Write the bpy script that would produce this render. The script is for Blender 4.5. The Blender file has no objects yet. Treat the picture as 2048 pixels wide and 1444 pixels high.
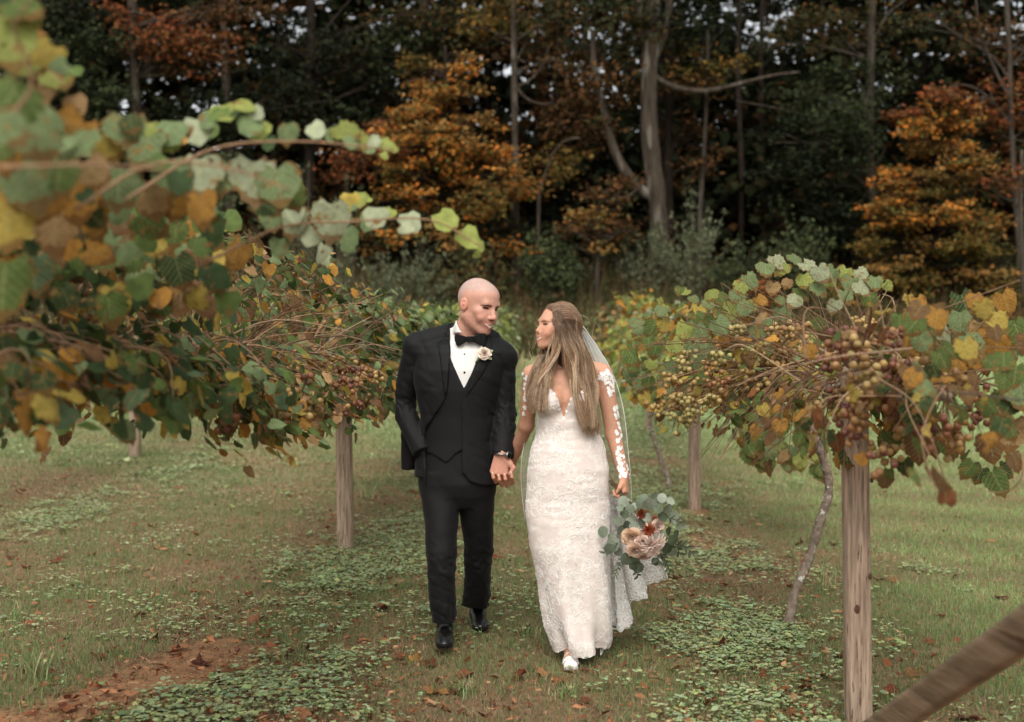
import bpy, bmesh, math, random
import numpy as np
from mathutils import Vector, Matrix
from mathutils.bvhtree import BVHTree

S = bpy.context.scene
COL = S.collection
F = 2400.0            # focal length in photo pixels (2048 wide)
EYE = 1.49

# ------------------------------------------------------------------ camera
cam = bpy.data.cameras.new('camera')
camo = bpy.data.objects.new('camera', cam); COL.objects.link(camo)
cam.sensor_width = 36.0
cam.lens = 36.0 * F / 2048.0
cam.shift_y = -22.0 / 2048.0
camo.location = (0, 0, EYE)
camo.rotation_euler = (math.radians(90), 0, 0)
cam.clip_start = 0.05
cam.clip_end = 2000
cam.dof.use_dof = True
cam.dof.focus_distance = 5.95
cam.dof.aperture_fstop = 1.9
S.camera = camo

# ------------------------------------------------------------------ sky and sun
SUN_EL, SUN_AZ = math.radians(52), math.radians(188)   # behind the camera
w = bpy.data.worlds.new('World'); S.world = w; w.use_nodes = True
nt = w.node_tree; nt.nodes.clear()
sky = nt.nodes.new('ShaderNodeTexSky'); sky.sky_type = 'NISHITA'; sky.sun_disc = False
sky.sun_elevation = SUN_EL; sky.sun_rotation = SUN_AZ
sky.air_density = 1.0; sky.dust_density = 4.0; sky.ozone_density = 0.6
hs = nt.nodes.new('ShaderNodeHueSaturation'); hs.inputs['Saturation'].default_value = 0.22
mx = nt.nodes.new('ShaderNodeMix'); mx.data_type = 'RGBA'; mx.blend_type = 'MULTIPLY'; mx.inputs[0].default_value = 1.0
mx.inputs[7].default_value = (1.0, 1.0, 0.965, 1)
bg = nt.nodes.new('ShaderNodeBackground'); bg.inputs['Strength'].default_value = 0.15
ow = nt.nodes.new('ShaderNodeOutputWorld')
nt.links.new(sky.outputs[0], hs.inputs['Color']); nt.links.new(hs.outputs[0], mx.inputs[6])
nt.links.new(mx.outputs[2], bg.inputs[0]); nt.links.new(bg.outputs[0], ow.inputs[0])

sl = bpy.data.lights.new('sun', 'SUN'); sl.energy = 0.75; sl.angle = math.radians(60); sl.color = (1.0, 0.97, 0.93)
so = bpy.data.objects.new('sun', sl); COL.objects.link(so)
sd = Vector((math.sin(SUN_AZ) * math.cos(SUN_EL), math.cos(SUN_AZ) * math.cos(SUN_EL), math.sin(SUN_EL)))
so.rotation_euler = sd.to_track_quat('Z', 'Y').to_euler()
so.location = sd * 50

S.view_settings.view_transform = 'Standard'; S.view_settings.look = 'None'
S.view_settings.exposure = 0.62; S.view_settings.gamma = 1.0; S.view_settings.use_curve_mapping = False
S.cycles.use_denoising = True
S.cycles.max_bounces = 5; S.cycles.diffuse_bounces = 3; S.cycles.glossy_bounces = 2
S.cycles.transmission_bounces = 2; S.cycles.transparent_max_bounces = 12
S.cycles.use_adaptive_sampling = True; S.cycles.adaptive_threshold = 0.02
S.cycles.caustics_reflective = False; S.cycles.caustics_refractive = False

rng = np.random.default_rng(7)
random.seed(7)

# ------------------------------------------------------------------ small helpers
def P(px, py, Y):
    return np.array(((px - 1024.0) / F * Y, Y, EYE + (700.0 - py) / F * Y))

def lin(r, g, b):
    f = lambda c: (c / 255 / 12.92) if c / 255 <= 0.04045 else ((c / 255 + 0.055) / 1.055) ** 2.4
    return (f(r), f(g), f(b), 1.0)

def linA(a):
    return np.array([lin(*c)[:3] for c in a])

def sstep(a, b, x):
    t = np.clip((x - a) / (b - a), 0, 1); return t * t * (3 - 2 * t)

def hsh(i, j, s):
    h = np.sin(i * 127.1 + j * 311.7 + s * 74.7) * 43758.5453
    return h - np.floor(h)

def vnoise(x, y, s=0):
    x = np.asarray(x, float); y = np.asarray(y, float)
    i = np.floor(x); j = np.floor(y); u = x - i; v = y - j
    u = u * u * (3 - 2 * u); v = v * v * (3 - 2 * v)
    return (hsh(i, j, s) * (1 - u) + hsh(i + 1, j, s) * u) * (1 - v) + (hsh(i, j + 1, s) * (1 - u) + hsh(i + 1, j + 1, s) * u) * v

def fbm(x, y, s=0, o=4):
    a = 0.5; r = 0; n = 0
    for k in range(o):
        r = r + a * vnoise(x * 2 ** k, y * 2 ** k, s + k * 13); n += a; a *= 0.5
    return r / n

def mesh_np(name, V, faces, colors=None, smooth=False, mats=(), matidx=None):
    """faces: list of int arrays (n, k)."""
    me = bpy.data.meshes.new(name)
    V = np.ascontiguousarray(V, dtype=np.float32)
    faces = [np.asarray(f, dtype=np.int32) for f in faces if len(f)]
    nl = sum(f.size for f in faces); nf = sum(len(f) for f in faces)
    me.vertices.add(len(V)); me.vertices.foreach_set('co', V.ravel())
    me.loops.add(nl); me.polygons.add(nf)
    me.loops.foreach_set('vertex_index', np.concatenate([f.ravel() for f in faces]))
    tot = np.concatenate([np.full(len(f), f.shape[1], np.int32) for f in faces])
    st = np.concatenate([[0], np.cumsum(tot)[:-1]]).astype(np.int32)
    me.polygons.foreach_set('loop_start', st)
    try: me.polygons.foreach_set('loop_total', tot)
    except Exception: pass
    me.update(calc_edges=True)
    if smooth: me.polygons.foreach_set('use_smooth', np.ones(nf, dtype=bool))
    if matidx is not None: me.polygons.foreach_set('material_index', np.asarray(matidx, np.int32))
    if colors is not None:
        at = me.color_attributes.new('Col', 'FLOAT_COLOR', 'POINT')
        c = np.asarray(colors, np.float32)
        if c.shape[1] == 3: c = np.hstack([c, np.ones((len(c), 1), np.float32)])
        at.data.foreach_set('color', c.ravel())
    for m in mats: me.materials.append(m)
    return me

def obj(name, me, parent=None, **kw):
    o = bpy.data.objects.new(name, me); COL.objects.link(o)
    if parent is not None: o.parent = parent
    for k, v in kw.items(): o[k] = v
    return o

def empty(name, loc=(0, 0, 0), **kw):
    o = bpy.data.objects.new(name, None); COL.objects.link(o); o.location = loc
    o.empty_display_size = 0.1
    for k, v in kw.items(): o[k] = v
    return o

class MB:
    """collects geometry for one mesh"""
    def __init__(s): s.v = []; s.q = []; s.t = []; s.c = []; s.n = 0
    def add(s, V, quads=None, tris=None, col=None):
        V = np.asarray(V, float)
        s.v.append(V)
        if quads is not None and len(quads): s.q.append(np.asarray(quads) + s.n)
        if tris is not None and len(tris): s.t.append(np.asarray(tris) + s.n)
        if col is not None:
            col = np.asarray(col, float)
            s.c.append(np.tile(col[:3], (len(V), 1)) if col.ndim == 1 else col[:, :3])
        s.n += len(V)
    def mesh(s, name, mats=(), smooth=True):
        fs = []
        if s.q: fs.append(np.concatenate(s.q))
        if s.t: fs.append(np.concatenate(s.t))
        return mesh_np(name, np.concatenate(s.v), fs, np.concatenate(s.c) if s.c else None, smooth, mats)
    def tube(s, pts, rad, sides=6, col=None, cap=True, flat=None):
        pts = np.asarray(pts, float); n = len(pts)
        rad = np.full(n, rad) if np.isscalar(rad) else np.asarray(rad, float)
        T = np.gradient(pts, axis=0); T /= np.linalg.norm(T, axis=1)[:, None] + 1e-9
        ref = np.array((0, 0, 1.0)) if abs(T[:, 2]).mean() < 0.8 else np.array((1.0, 0.15, 0))
        A = np.cross(T, ref); A /= np.linalg.norm(A, axis=1)[:, None] + 1e-9
        B = np.cross(T, A)
        th = np.arange(sides) * 2 * math.pi / sides
        V = pts[:, None] + rad[:, None, None] * (np.cos(th)[None, :, None] * A[:, None] + np.sin(th)[None, :, None] * B[:, None])
        i = np.arange(n - 1)[:, None] * sides; j = np.arange(sides)[None]; j2 = (j + 1) % sides
        Q = np.stack([i + j, i + j2, i + sides + j2, i + sides + j], -1).reshape(-1, 4)
        V = V.reshape(-1, 3)
        tr = []
        if cap:
            V = np.vstack([V, pts[:1], pts[-1:]]); a = n * sides; b = a + 1
            for k in range(sides):
                k2 = (k + 1) % sides
                tr += [(a, k2, k), (b, (n - 1) * sides + k, (n - 1) * sides + k2)]
        if col is not None:
            col = np.asarray(col, float)
            if col.ndim == 2:
                c = np.repeat(col[:, :3], sides, 0)
                if cap: c = np.vstack([c, col[:1, :3], col[-1:, :3]])
                col = c
        s.add(V, Q, tr, col)

def spline(pts, n):
    """Catmull-Rom through pts, n samples"""
    p = np.asarray(pts, float)
    p = np.vstack([2 * p[0] - p[1], p, 2 * p[-1] - p[-2]])
    m = len(p) - 3
    t = np.linspace(0, m - 1e-9, n); i = t.astype(int); f = (t - i)[:, None]
    a, b, c, d = p[i], p[i + 1], p[i + 2], p[i + 3]
    return 0.5 * (2 * b + (c - a) * f + (2 * a - 5 * b + 4 * c - d) * f ** 2 + (3 * b - a - 3 * c + d) * f ** 3)

# ------------------------------------------------------------------ materials
def mat(name, col=(0.5, 0.5, 0.5, 1), attr=False, objcol=False, rough=0.7, spec=0.3, var=None, bump=None, transl=0.0,
        sss=0.0, sheen=0.0, alpha=1.0, stretch=None, metal=0.0, blot=None, coat=0.0):
    m = bpy.data.materials.new(name); m.use_nodes = True
    t = m.node_tree; N = t.nodes; L = t.links
    b = N['Principled BSDF']; out = N['Material Output']
    b.inputs['Roughness'].default_value = rough
    b.inputs['Specular IOR Level'].default_value = spec
    b.inputs['Metallic'].default_value = metal
    if sheen:
        b.inputs['Sheen Weight'].default_value = sheen; b.inputs['Sheen Roughness'].default_value = 0.4
    if coat: b.inputs['Coat Weight'].default_value = coat
    tc = N.new('ShaderNodeTexCoord')
    src = None; rnd = None
    if attr:
        a = N.new('ShaderNodeAttribute'); a.attribute_name = 'Col'; src = a.outputs['Color']
    elif objcol:
        oi = N.new('ShaderNodeObjectInfo'); src = oi.outputs['Color']; rnd = oi.outputs['Random']
    co = tc.outputs['Object']
    if stretch:
        mp = N.new('ShaderNodeMapping'); mp.inputs['Scale'].default_value = stretch
        L.new(co, mp.inputs[0]); co = mp.outputs[0]
    def noise(scale, detail=4.0, d4=False):
        n = N.new('ShaderNodeTexNoise'); n.inputs['Scale'].default_value = scale; n.inputs['Detail'].default_value = detail
        if d4 and rnd is not None:
            n.noise_dimensions = '4D'
            mm = N.new('ShaderNodeMath'); mm.operation = 'MULTIPLY'; mm.inputs[1].default_value = 57.0
            L.new(rnd, mm.inputs[0]); L.new(mm.outputs[0], n.inputs['W'])
        L.new(co, n.inputs['Vector']); return n
    def mixc(fac, a, bb, mode='MIX'):
        q = N.new('ShaderNodeMix'); q.data_type = 'RGBA'; q.blend_type = mode
        if hasattr(fac, 'links'): L.new(fac, q.inputs[0])
        else: q.inputs[0].default_value = fac
        for v, k in ((a, 6), (bb, 7)):
            if hasattr(v, 'links'): L.new(v, q.inputs[k])
            else: q.inputs[k].default_value = v
        return q.outputs[2]
    def ramp(v, lo, hi):
        r = N.new('ShaderNodeMapRange'); r.inputs[1].default_value = lo; r.inputs[2].default_value = hi
        r.interpolation_type = 'SMOOTHSTEP'; L.new(v, r.inputs[0]); return r.outputs[0]
    c = src if src is not None else tuple(col)
    if var:   # (scale, lo, hi): multiply by noise
        n = noise(var[0], 5.0, True)
        r = N.new('ShaderNodeMapRange'); r.inputs[1].default_value = 0.3; r.inputs[2].default_value = 0.7
        r.inputs[3].default_value = var[1]; r.inputs[4].default_value = var[2]; L.new(n.outputs[0], r.inputs[0])
        g = N.new('ShaderNodeCombineColor')
        for k in range(3): L.new(r.outputs[0], g.inputs[k])
        c = mixc(1.0, c, g.outputs[0], 'MULTIPLY')
    if blot:  # list of (scale, lo, hi, colour): noise-shaped stains
        for sc, lo, hi, cc in blot:
            n = noise(sc, 5.0, True)
            c = mixc(ramp(n.outputs[0], lo, hi), c, cc)
    if hasattr(c, 'links'): L.new(c, b.inputs['Base Color'])
    else: b.inputs['Base Color'].default_value = c
    if bump:  # (scale, strength, distance)
        n = noise(bump[0], 6.0, True)
        bn = N.new('ShaderNodeBump'); bn.inputs['Strength'].default_value = bump[1]; bn.inputs['Distance'].default_value = bump[2]
        L.new(n.outputs[0], bn.inputs['Height']); L.new(bn.outputs[0], b.inputs['Normal'])
    if sss:
        b.inputs['Subsurface Weight'].default_value = sss
        b.inputs['Subsurface Radius'].default_value = (0.012, 0.005, 0.003); b.inputs['Subsurface Scale'].default_value = 1.0
    sh = b.outputs[0]
    if transl:
        tr = N.new('ShaderNodeBsdfTranslucent')
        if hasattr(c, 'links'): L.new(c, tr.inputs[0])
        else: tr.inputs[0].default_value = c
        ms = N.new('ShaderNodeMixShader'); ms.inputs[0].default_value = transl
        L.new(sh, ms.inputs[1]); L.new(tr.outputs[0], ms.inputs[2]); sh = ms.outputs[0]
    if alpha < 1:
        tp = N.new('ShaderNodeBsdfTransparent')
        ms = N.new('ShaderNodeMixShader'); ms.inputs[0].default_value = alpha
        L.new(tp.outputs[0], ms.inputs[1]); L.new(sh, ms.inputs[2]); sh = ms.outputs[0]
    L.new(sh, out.inputs['Surface'])
    return m
# ------------------------------------------------------------------ terrain
def H(x, y):
    x = np.asarray(x, float); y = np.asarray(y, float)
    d = np.maximum(y - 9.0, 0)
    h = 0.012 * np.minimum(d, 53) ** 1.6 + 1.3 * sstep(24.5, 30.5, y) + 3.5 * sstep(33, 62, y)
    h = h + 0.012 * (fbm(x * 1.7, y * 1.7, 3) - 0.5) * 2 * sstep(1, 3, y) + 0.10 * sstep(-2.5, -6, x) * sstep(6, 12, y)
    return h

XR = lambda Y: 1.16 + 0.046 * Y
XL = lambda Y: -1.642 + 0.046 * Y
XLL = lambda Y: -5.11 + 0.046 * Y

def m_clover(x, y):
    n = fbm(x * 1.1, y * 0.8, 21, 4); n2 = fbm(x * 5, y * 5, 5, 3)
    s = np.exp(-((x - XL(y) - 0.30) / 0.58) ** 2) * 1.0
    s = np.maximum(s, np.exp(-((x - XR(y) + 0.28) / 0.52) ** 2) * 1.05)
    s = np.maximum(s, np.exp(-((x - XLL(y) - 0.6) / 0.8) ** 2) * 0.9)
    s = s * sstep(30, 16, y)
    return sstep(0.44, 0.92, s * 0.55 + (n - 0.5) * 1.3 + (n2 - 0.5) * 1.0 + 0.10) * (1 - m_dirt(x, y))

def m_dirt(x, y):
    n = fbm(x * 2.3, y * 2.3, 31, 4)
    cx = -1.46 - 0.55 * sstep(5.7, 4.7, y)
    d = np.exp(-((x - cx) / 0.42) ** 2) * sstep(6.9, 5.9, y)
    d = np.maximum(d, 0.9 * np.exp(-((x - 1.44) / 0.20) ** 2 - ((y - 9.2) / 0.55) ** 2))
    d = np.maximum(d, 0.9 * np.exp(-((x - 1.66) / 0.16) ** 2 - ((y - 10.75) / 0.35) ** 2))
    n2 = fbm(x * 9, y * 9, 33, 3)
    return sstep(0.40, 0.85, d + (n - 0.5) * 1.0 + (n2 - .5) * .7)

def m_green(x, y):
    """how green the grass is"""
    n = fbm(x * 0.9 + 4, y * 0.7, 41, 4); n2 = fbm(x * 3.2, y * 3.2, 47, 3)
    g = 0.64 + (n - 0.5) * 2.2 + (n2 - 0.5) * 0.9
    g = g + 0.6 * sstep(1.7, 2.6, x) + 0.2 * sstep(11, 18, y)
    g = g + 0.25 * np.exp(-((x + 2.2) / 0.5) ** 2 - ((y - 7.4) / 0.6) ** 2)
    g = g - 0.18 * np.exp(-((x + 0.1) / 0.7) ** 2) * sstep(9.5, 6, y)
    return np.clip(g, 0, 1)

def stripe(x, y):
    """mower passes on the open lawn"""
    t = (x * 0.42 + y * 0.9) / 1.25
    return (0.5 + 0.5 * np.sin(t * 2 * math.pi)) * sstep(2.0, 3.2, x)

C_DEAD = np.array(lin(158, 130, 98)[:3]); C_DEAD2 = np.array(lin(186, 166, 130)[:3]); C_SOIL = np.array(lin(146, 110, 80)[:3])
C_GRN = np.array(lin(112, 136, 78)[:3]); C_GRN2 = np.array(lin(150, 167, 116)[:3]); C_CLO = np.array(lin(158, 170, 122)[:3])
C_EARTH = np.array(lin(124, 102, 78)[:3])

def ground_col(x, y):
    g = m_green(x, y)[:, None]; d = m_dirt(x, y)[:, None]; c = m_clover(x, y)[:, None]
    n = fbm(x * 9, y * 9, 61, 3)[:, None]
    far = sstep(9, 22, y)[:, None]
    base = C_EARTH * (1 - far) + (C_DEAD * (1 - g) + C_GRN2 * g) * far * 0.95 
    base = base * (0.75 + 0.5 * n)
    soil = C_SOIL * (0.8 + 0.4 * n)
    r = base * (1 - d) + soil * d
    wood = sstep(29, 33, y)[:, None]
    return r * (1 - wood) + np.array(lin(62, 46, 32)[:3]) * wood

def build_ground():
    ys = np.concatenate([np.arange(-6, 4, 1.0), np.arange(4, 11, 0.05), np.arange(11, 20, 0.2), np.arange(20, 36, 0.7), np.arange(36, 90, 3), np.array([95, 130, 200, 400, 900])])
    xs = np.concatenate([np.array([-600, -200, -80, -50, -30, -20]), np.arange(-14, -4, 0.7), np.arange(-4, 4, 0.06), np.arange(4, 14.1, 0.7), np.array([20, 30, 50, 80, 200, 600])])
    X, Y = np.meshgrid(xs, ys); x = X.ravel(); y = Y.ravel()
    z = H(x, y) + (fbm(x * 14, y * 14, 71, 3) - 0.5) * 0.02 * m_dirt(x, y)
    nx = len(xs); ny = len(ys)
    i = np.arange(ny - 1)[:, None] * nx + np.arange(nx - 1)[None]
    Q = np.stack([i, i + 1, i + nx + 1, i + nx], -1).reshape(-1, 4)
    gm = mat('earth', attr=True, rough=0.95, spec=0.1, var=(22, 0.7, 1.25), bump=(60, 0.7, 0.02))
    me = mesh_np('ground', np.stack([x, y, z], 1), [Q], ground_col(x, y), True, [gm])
    o = obj('ground', me); o['kind'] = 'structure'; o['label'] = 'vineyard ground of soil and short grass rising to the wood'
build_ground()

# ------------------------------------------------------------------ grass
def build_grass():
    V = []; T = []; C = []; n0 = 0
    def blades(x, y, hgt, wid, lean, cb, ct, seg):
        nonlocal n0
        n = len(x); z = H(x, y) - 0.004
        a = rng.uniform(0, 2 * math.pi, n); b = rng.uniform(0, 2 * math.pi, n)
        side = np.stack([np.cos(a), np.sin(a), np.zeros(n)], 1) * (wid / 2)[:, None]
        ld = np.stack([np.cos(b), np.sin(b), np.zeros(n)], 1) * (hgt * lean)[:, None]
        up = np.zeros((n, 3)); up[:, 2] = hgt * np.sqrt(np.maximum(1 - lean ** 2, 0.04))
        base = np.stack([x, y, z], 1)
        if seg == 1:
            v = np.stack([base - side, base + side, base + ld + up], 1)
            t = np.array([[0, 1, 2]]); c = np.stack([cb, cb, ct], 1)
        else:
            mid = base + ld * 0.35 + up * 0.62
            v = np.stack([base - side, base + side, mid + side * 0.75, mid - side * 0.75, base + ld + up * 0.97], 1)
            t = np.array([[0, 1, 2], [0, 2, 3], [3, 2, 4]]); cm = cb * 0.4 + ct * 0.6
            c = np.stack([cb, cb, cm, cm, ct], 1)
        k = v.shape[1]
        V.append(v.reshape(-1, 3)); C.append(c.reshape(-1, 3))
        T.append((np.arange(n)[:, None, None] * k + t[None] + n0).reshape(-1, 3)); n0 += n * k
    def zone(y0, y1, dens, seg, hs, ws, xlim=None):
        n = int(dens * (y1 - y0) * 2 * (y1 * 0.46))
        y = rng.uniform(y0, y1, n); x = rng.uniform(-1, 1, n) * y1 * 0.46
        k = np.abs(x) < y * 0.455; x, y = x[k], y[k]
        d = m_dirt(x, y); c = m_clover(x, y)
        k = rng.random(len(x)) > np.clip(d * 0.99 + c * 0.40, 0, 1); x, y = x[k], y[k]
        g = m_green(x, y); n = len(x)
        isg = rng.random(n) < g * 0.9
        tuft = fbm(x * 2.1, y * 2.1, 91, 3)
        r = rng.random(n)[:, None]
        gc = C_GRN * (1 - r) + C_GRN2 * r
        dc = np.where(rng.random(n)[:, None] < 0.45, C_DEAD2, C_DEAD)
        col = np.where(isg[:, None], gc, dc) * rng.uniform(0.8, 1.38, n)[:, None]
        st = stripe(x, y)[:, None]; col = col * (0.86 + 0.34 * st) * (1 + .22 * sstep(1.9, 3.0, x))[:, None]
        h = np.where(isg, rng.uniform(0.5, 1.15, n) * (0.55 + 0.9 * tuft), rng.uniform(0.35, 1.0, n)) * hs
        lean = np.where(isg, rng.uniform(0.1, 0.75, n), rng.uniform(0.45, 0.97, n))
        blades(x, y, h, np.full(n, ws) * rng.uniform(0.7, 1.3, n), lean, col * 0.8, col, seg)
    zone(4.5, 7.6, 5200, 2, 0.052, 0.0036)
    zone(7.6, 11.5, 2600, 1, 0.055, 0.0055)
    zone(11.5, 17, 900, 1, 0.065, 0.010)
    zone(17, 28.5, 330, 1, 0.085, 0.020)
    m = mat('grass_blades', attr=True, rough=0.75, spec=0.06, transl=0.35)
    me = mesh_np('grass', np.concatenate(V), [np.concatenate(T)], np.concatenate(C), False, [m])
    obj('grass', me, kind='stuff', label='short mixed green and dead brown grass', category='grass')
    # a few taller tufts of long grass
    V.clear(); T.clear(); C.clear(); n0 = 0
    mb = MB()
    for (px, py, nn, hh) in ((70, 1360, 60, .2), (735, 1010, 26, .3), (770, 980, 16, .42), (30, 1240, 30, .12), (1650, 1180, 20, .2), (1245, 1075, 12, .16), (1150, 1300, 40, .09), (930, 1390, 60, .09), (1060, 1270, 45, .08), (1240, 1180, 50, .1), (1130, 1395, 40, .08)):
        Y = EYE * F / (py - 700); c = P(px, py, Y)
        for i in range(nn):
            a = random.uniform(0, 6.28); h = hh * random.uniform(.5, 1.1); l = random.uniform(.15, .7)
            b = c + np.array((random.gauss(0, .03), random.gauss(0, .03), -.01))
            d = np.array((math.cos(a), math.sin(a), 0))
            pts = np.array([b + d * h * l * t * t + np.array((0, 0, h * (t - .35 * l * t * t))) for t in (0, .35, .7, 1)])
            s = np.array((-d[1], d[0], 0)) * .0028
            vv = np.vstack([pts - s, pts + s]); vv[3] = vv[7] = pts[3]
            k = random.choice([C_GRN, C_GRN2, C_GRN2, C_DEAD2]) * random.uniform(.8, 1.2)
            mb.add(vv, [(0, 4, 5, 1), (1, 5, 6, 2), (2, 6, 7, 3)], col=k)
    obj('long_grass', mb.mesh('long_grass', [m]), kind='stuff', label='scattered tufts of longer grass', category='grass')
build_grass()

# ------------------------------------------------------------------ clover and low weeds
def build_clover():
    V = []; T = []; C = []; n0 = 0
    th = np.arange(6) * math.pi / 3
    for (y0, y1, dens, sz, tri) in ((4.5, 8.2, 3600, 0.0070, True), (8.2, 13, 1900, 0.0088, True), (13, 20, 900, 0.020, False)):
        n = int(dens * (y1 - y0) * 2 * y1 * 0.46)
        y = rng.uniform(y0, y1, n); x = rng.uniform(-1, 1, n) * y1 * 0.46
        c = m_clover(x, y)
        base = 0.16 * (1 - m_dirt(x, y)) * sstep(.5, .66, fbm(x * 2.2, y * 2.2, 77, 3)) * (x < 2.2)
        k = rng.random(n) < np.maximum(c, base); x, y = x[k], y[k]; n = len(x)
        z = H(x, y) + rng.uniform(0.008, 0.05, n) * (0.5 + fbm(x * 4, y * 4, 15, 3))
        col = C_CLO[None] * rng.uniform(0.8, 1.35, n)[:, None] * np.where(rng.random(n) < .1, .72, 1)[:, None]
        col[:, 0] *= rng.uniform(.82, 1.16, n); col[:, 2] *= rng.uniform(.8, 1.25, n)
        yaw = rng.uniform(0, 6.28, n)
        s = sz * rng.uniform(0.55, 1.2, n) * np.where(rng.random(n) < .07, 1.9, 1)
        for q in range(3 if tri else 1):
            a = yaw + q * 2.094
            off = np.stack([np.cos(a), np.sin(a), np.zeros(n)], 1) * (s * (0.95 if tri else 0))[:, None]
            ctr = np.stack([x, y, z], 1) + off
            ux = np.stack([np.cos(a), np.sin(a), rng.uniform(-.45, .25, n)], 1) * s[:, None]
            uy = np.stack([-np.sin(a), np.cos(a), rng.uniform(-.35, .35, n)], 1) * s[:, None]
            v = ctr[:, None] + np.cos(th)[None, :, None] * ux[:, None] + np.sin(th)[None, :, None] * uy[:, None]
            m = 6 if y0 < 8 else 4; v = v if m == 6 else v[:, [0, 1, 3, 5]]
            t = np.array([[0, 1, 2], [0, 2, 3], [0, 3, 4], [0, 4, 5]])[:m - 2]
            V.append(v.reshape(-1, 3)); C.append(np.repeat(col * rng.uniform(.9, 1.1, n)[:, None], m, 0))
            T.append((np.arange(n)[:, None, None] * m + t[None] + n0).reshape(-1, 3)); n0 += n * m
    m = mat('clover_leaf', attr=True, rough=0.75, spec=0.06, transl=0.25)
    me = mesh_np('clover', np.concatenate(V), [np.concatenate(T)], np.concatenate(C), False, [m])
    obj('clover', me, kind='stuff', label='patches of pale green clover under the vine rows', category='ground cover')
build_clover()

def build_debris():
    """crumbled leaf bits, twigs and grit under the rows"""
    r = np.random.default_rng(9); V = []; C = []; n = 30000
    y = 4.6 + 9.5 * r.random(n) ** 1.4; x = r.uniform(-.45, .45, n) * y
    w_ = np.maximum(np.maximum(np.exp(-((x - XL(y) - .2) / .8) ** 2), .8 * np.exp(-((x - XR(y) + .2) / .7) ** 2)), np.where(x > 2.0, .04, .20))
    k = r.random(n) < w_ * (.35 + fbm(x * 2, y * 2, 8)); x, y = x[k], y[k]; n = len(x)
    z = H(x, y) + r.uniform(.004, .03, n); p = np.stack([x, y, z], 1); s = r.uniform(.004, .017, n)[:, None]
    a = r.normal(0, 1, (n, 3)) * (1, 1, .45); b = r.normal(0, 1, (n, 3)) * (1, 1, .45)
    v = np.stack([p - a * s, p + b * s * .7, p + a * s, p - b * s * .7 + (0, 0, .004)], 1)
    cp = linA([(140, 88, 60), (118, 68, 48), (158, 108, 76), (100, 64, 46), (172, 132, 98)]); col = cp[r.integers(0, 5, n)] * r.uniform(.7, 1.25, (n, 1))
    m = mat('leaf_bits', attr=True, rough=.85, spec=.1)
    obj('leaf_litter', mesh_np('leaf_litter', v.reshape(-1, 3), [np.arange(n * 4).reshape(-1, 4)], np.repeat(col, 4, 0), False, [m]), kind='stuff', label='crumbled brown leaf litter scattered under the vines', category='leaf litter')
    # grit on the bare soil
    n = 9000; y = r.uniform(4.6, 11, n); x = r.uniform(-2.4, 2, n); k = m_dirt(x, y) > r.uniform(.2, .9, n); x, y = x[k], y[k]; n = len(x)
    p = np.stack([x, y, H(x, y) + .001], 1); s = (.0015 + .009 * r.random(n) ** 4)[:, None, None]
    o = np.array([(1, 0, 0), (-.5, .8, 0), (-.6, -.8, 0), (.1, .1, .8)]) * 1.0
    v = p[:, None] + o[None] * s * r.uniform(.6, 1.3, (n, 4, 1)); t = np.array([(0, 1, 3), (1, 2, 3), (2, 0, 3)])
    cp = linA([(170, 140, 108), (140, 104, 76), (186, 160, 130), (118, 86, 62)]); col = cp[r.integers(0, 4, n)] * r.uniform(.8, 1.2, (n, 1))
    obj('gravel', mesh_np('gravel', v.reshape(-1, 3), [(np.arange(n)[:, None, None] * 4 + t[None]).reshape(-1, 3)], np.repeat(col, 4, 0), False, [m]), kind='stuff', label='grit on the bare soil', category='gravel')
build_debris()
# ------------------------------------------------------------------ trellis posts, wires, brace
WOOD = mat('weathered_wood', lin(172, 150, 130), rough=0.85, spec=0.15, var=(5, 0.5, 1.2), stretch=(16, 16, 1.0), bump=(7, 0.8, 0.006),
           blot=[(11.0, 0.60, 0.66, lin(92, 72, 58)), (3.0, 0.56, 0.72, lin(128, 102, 82)), (1.1, 0.60, 0.74, lin(190, 168, 144))])
KNOT = mat('wood_knot', lin(92, 70, 56), rough=0.9, spec=0.1, var=(60, .7, 1.2))

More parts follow.
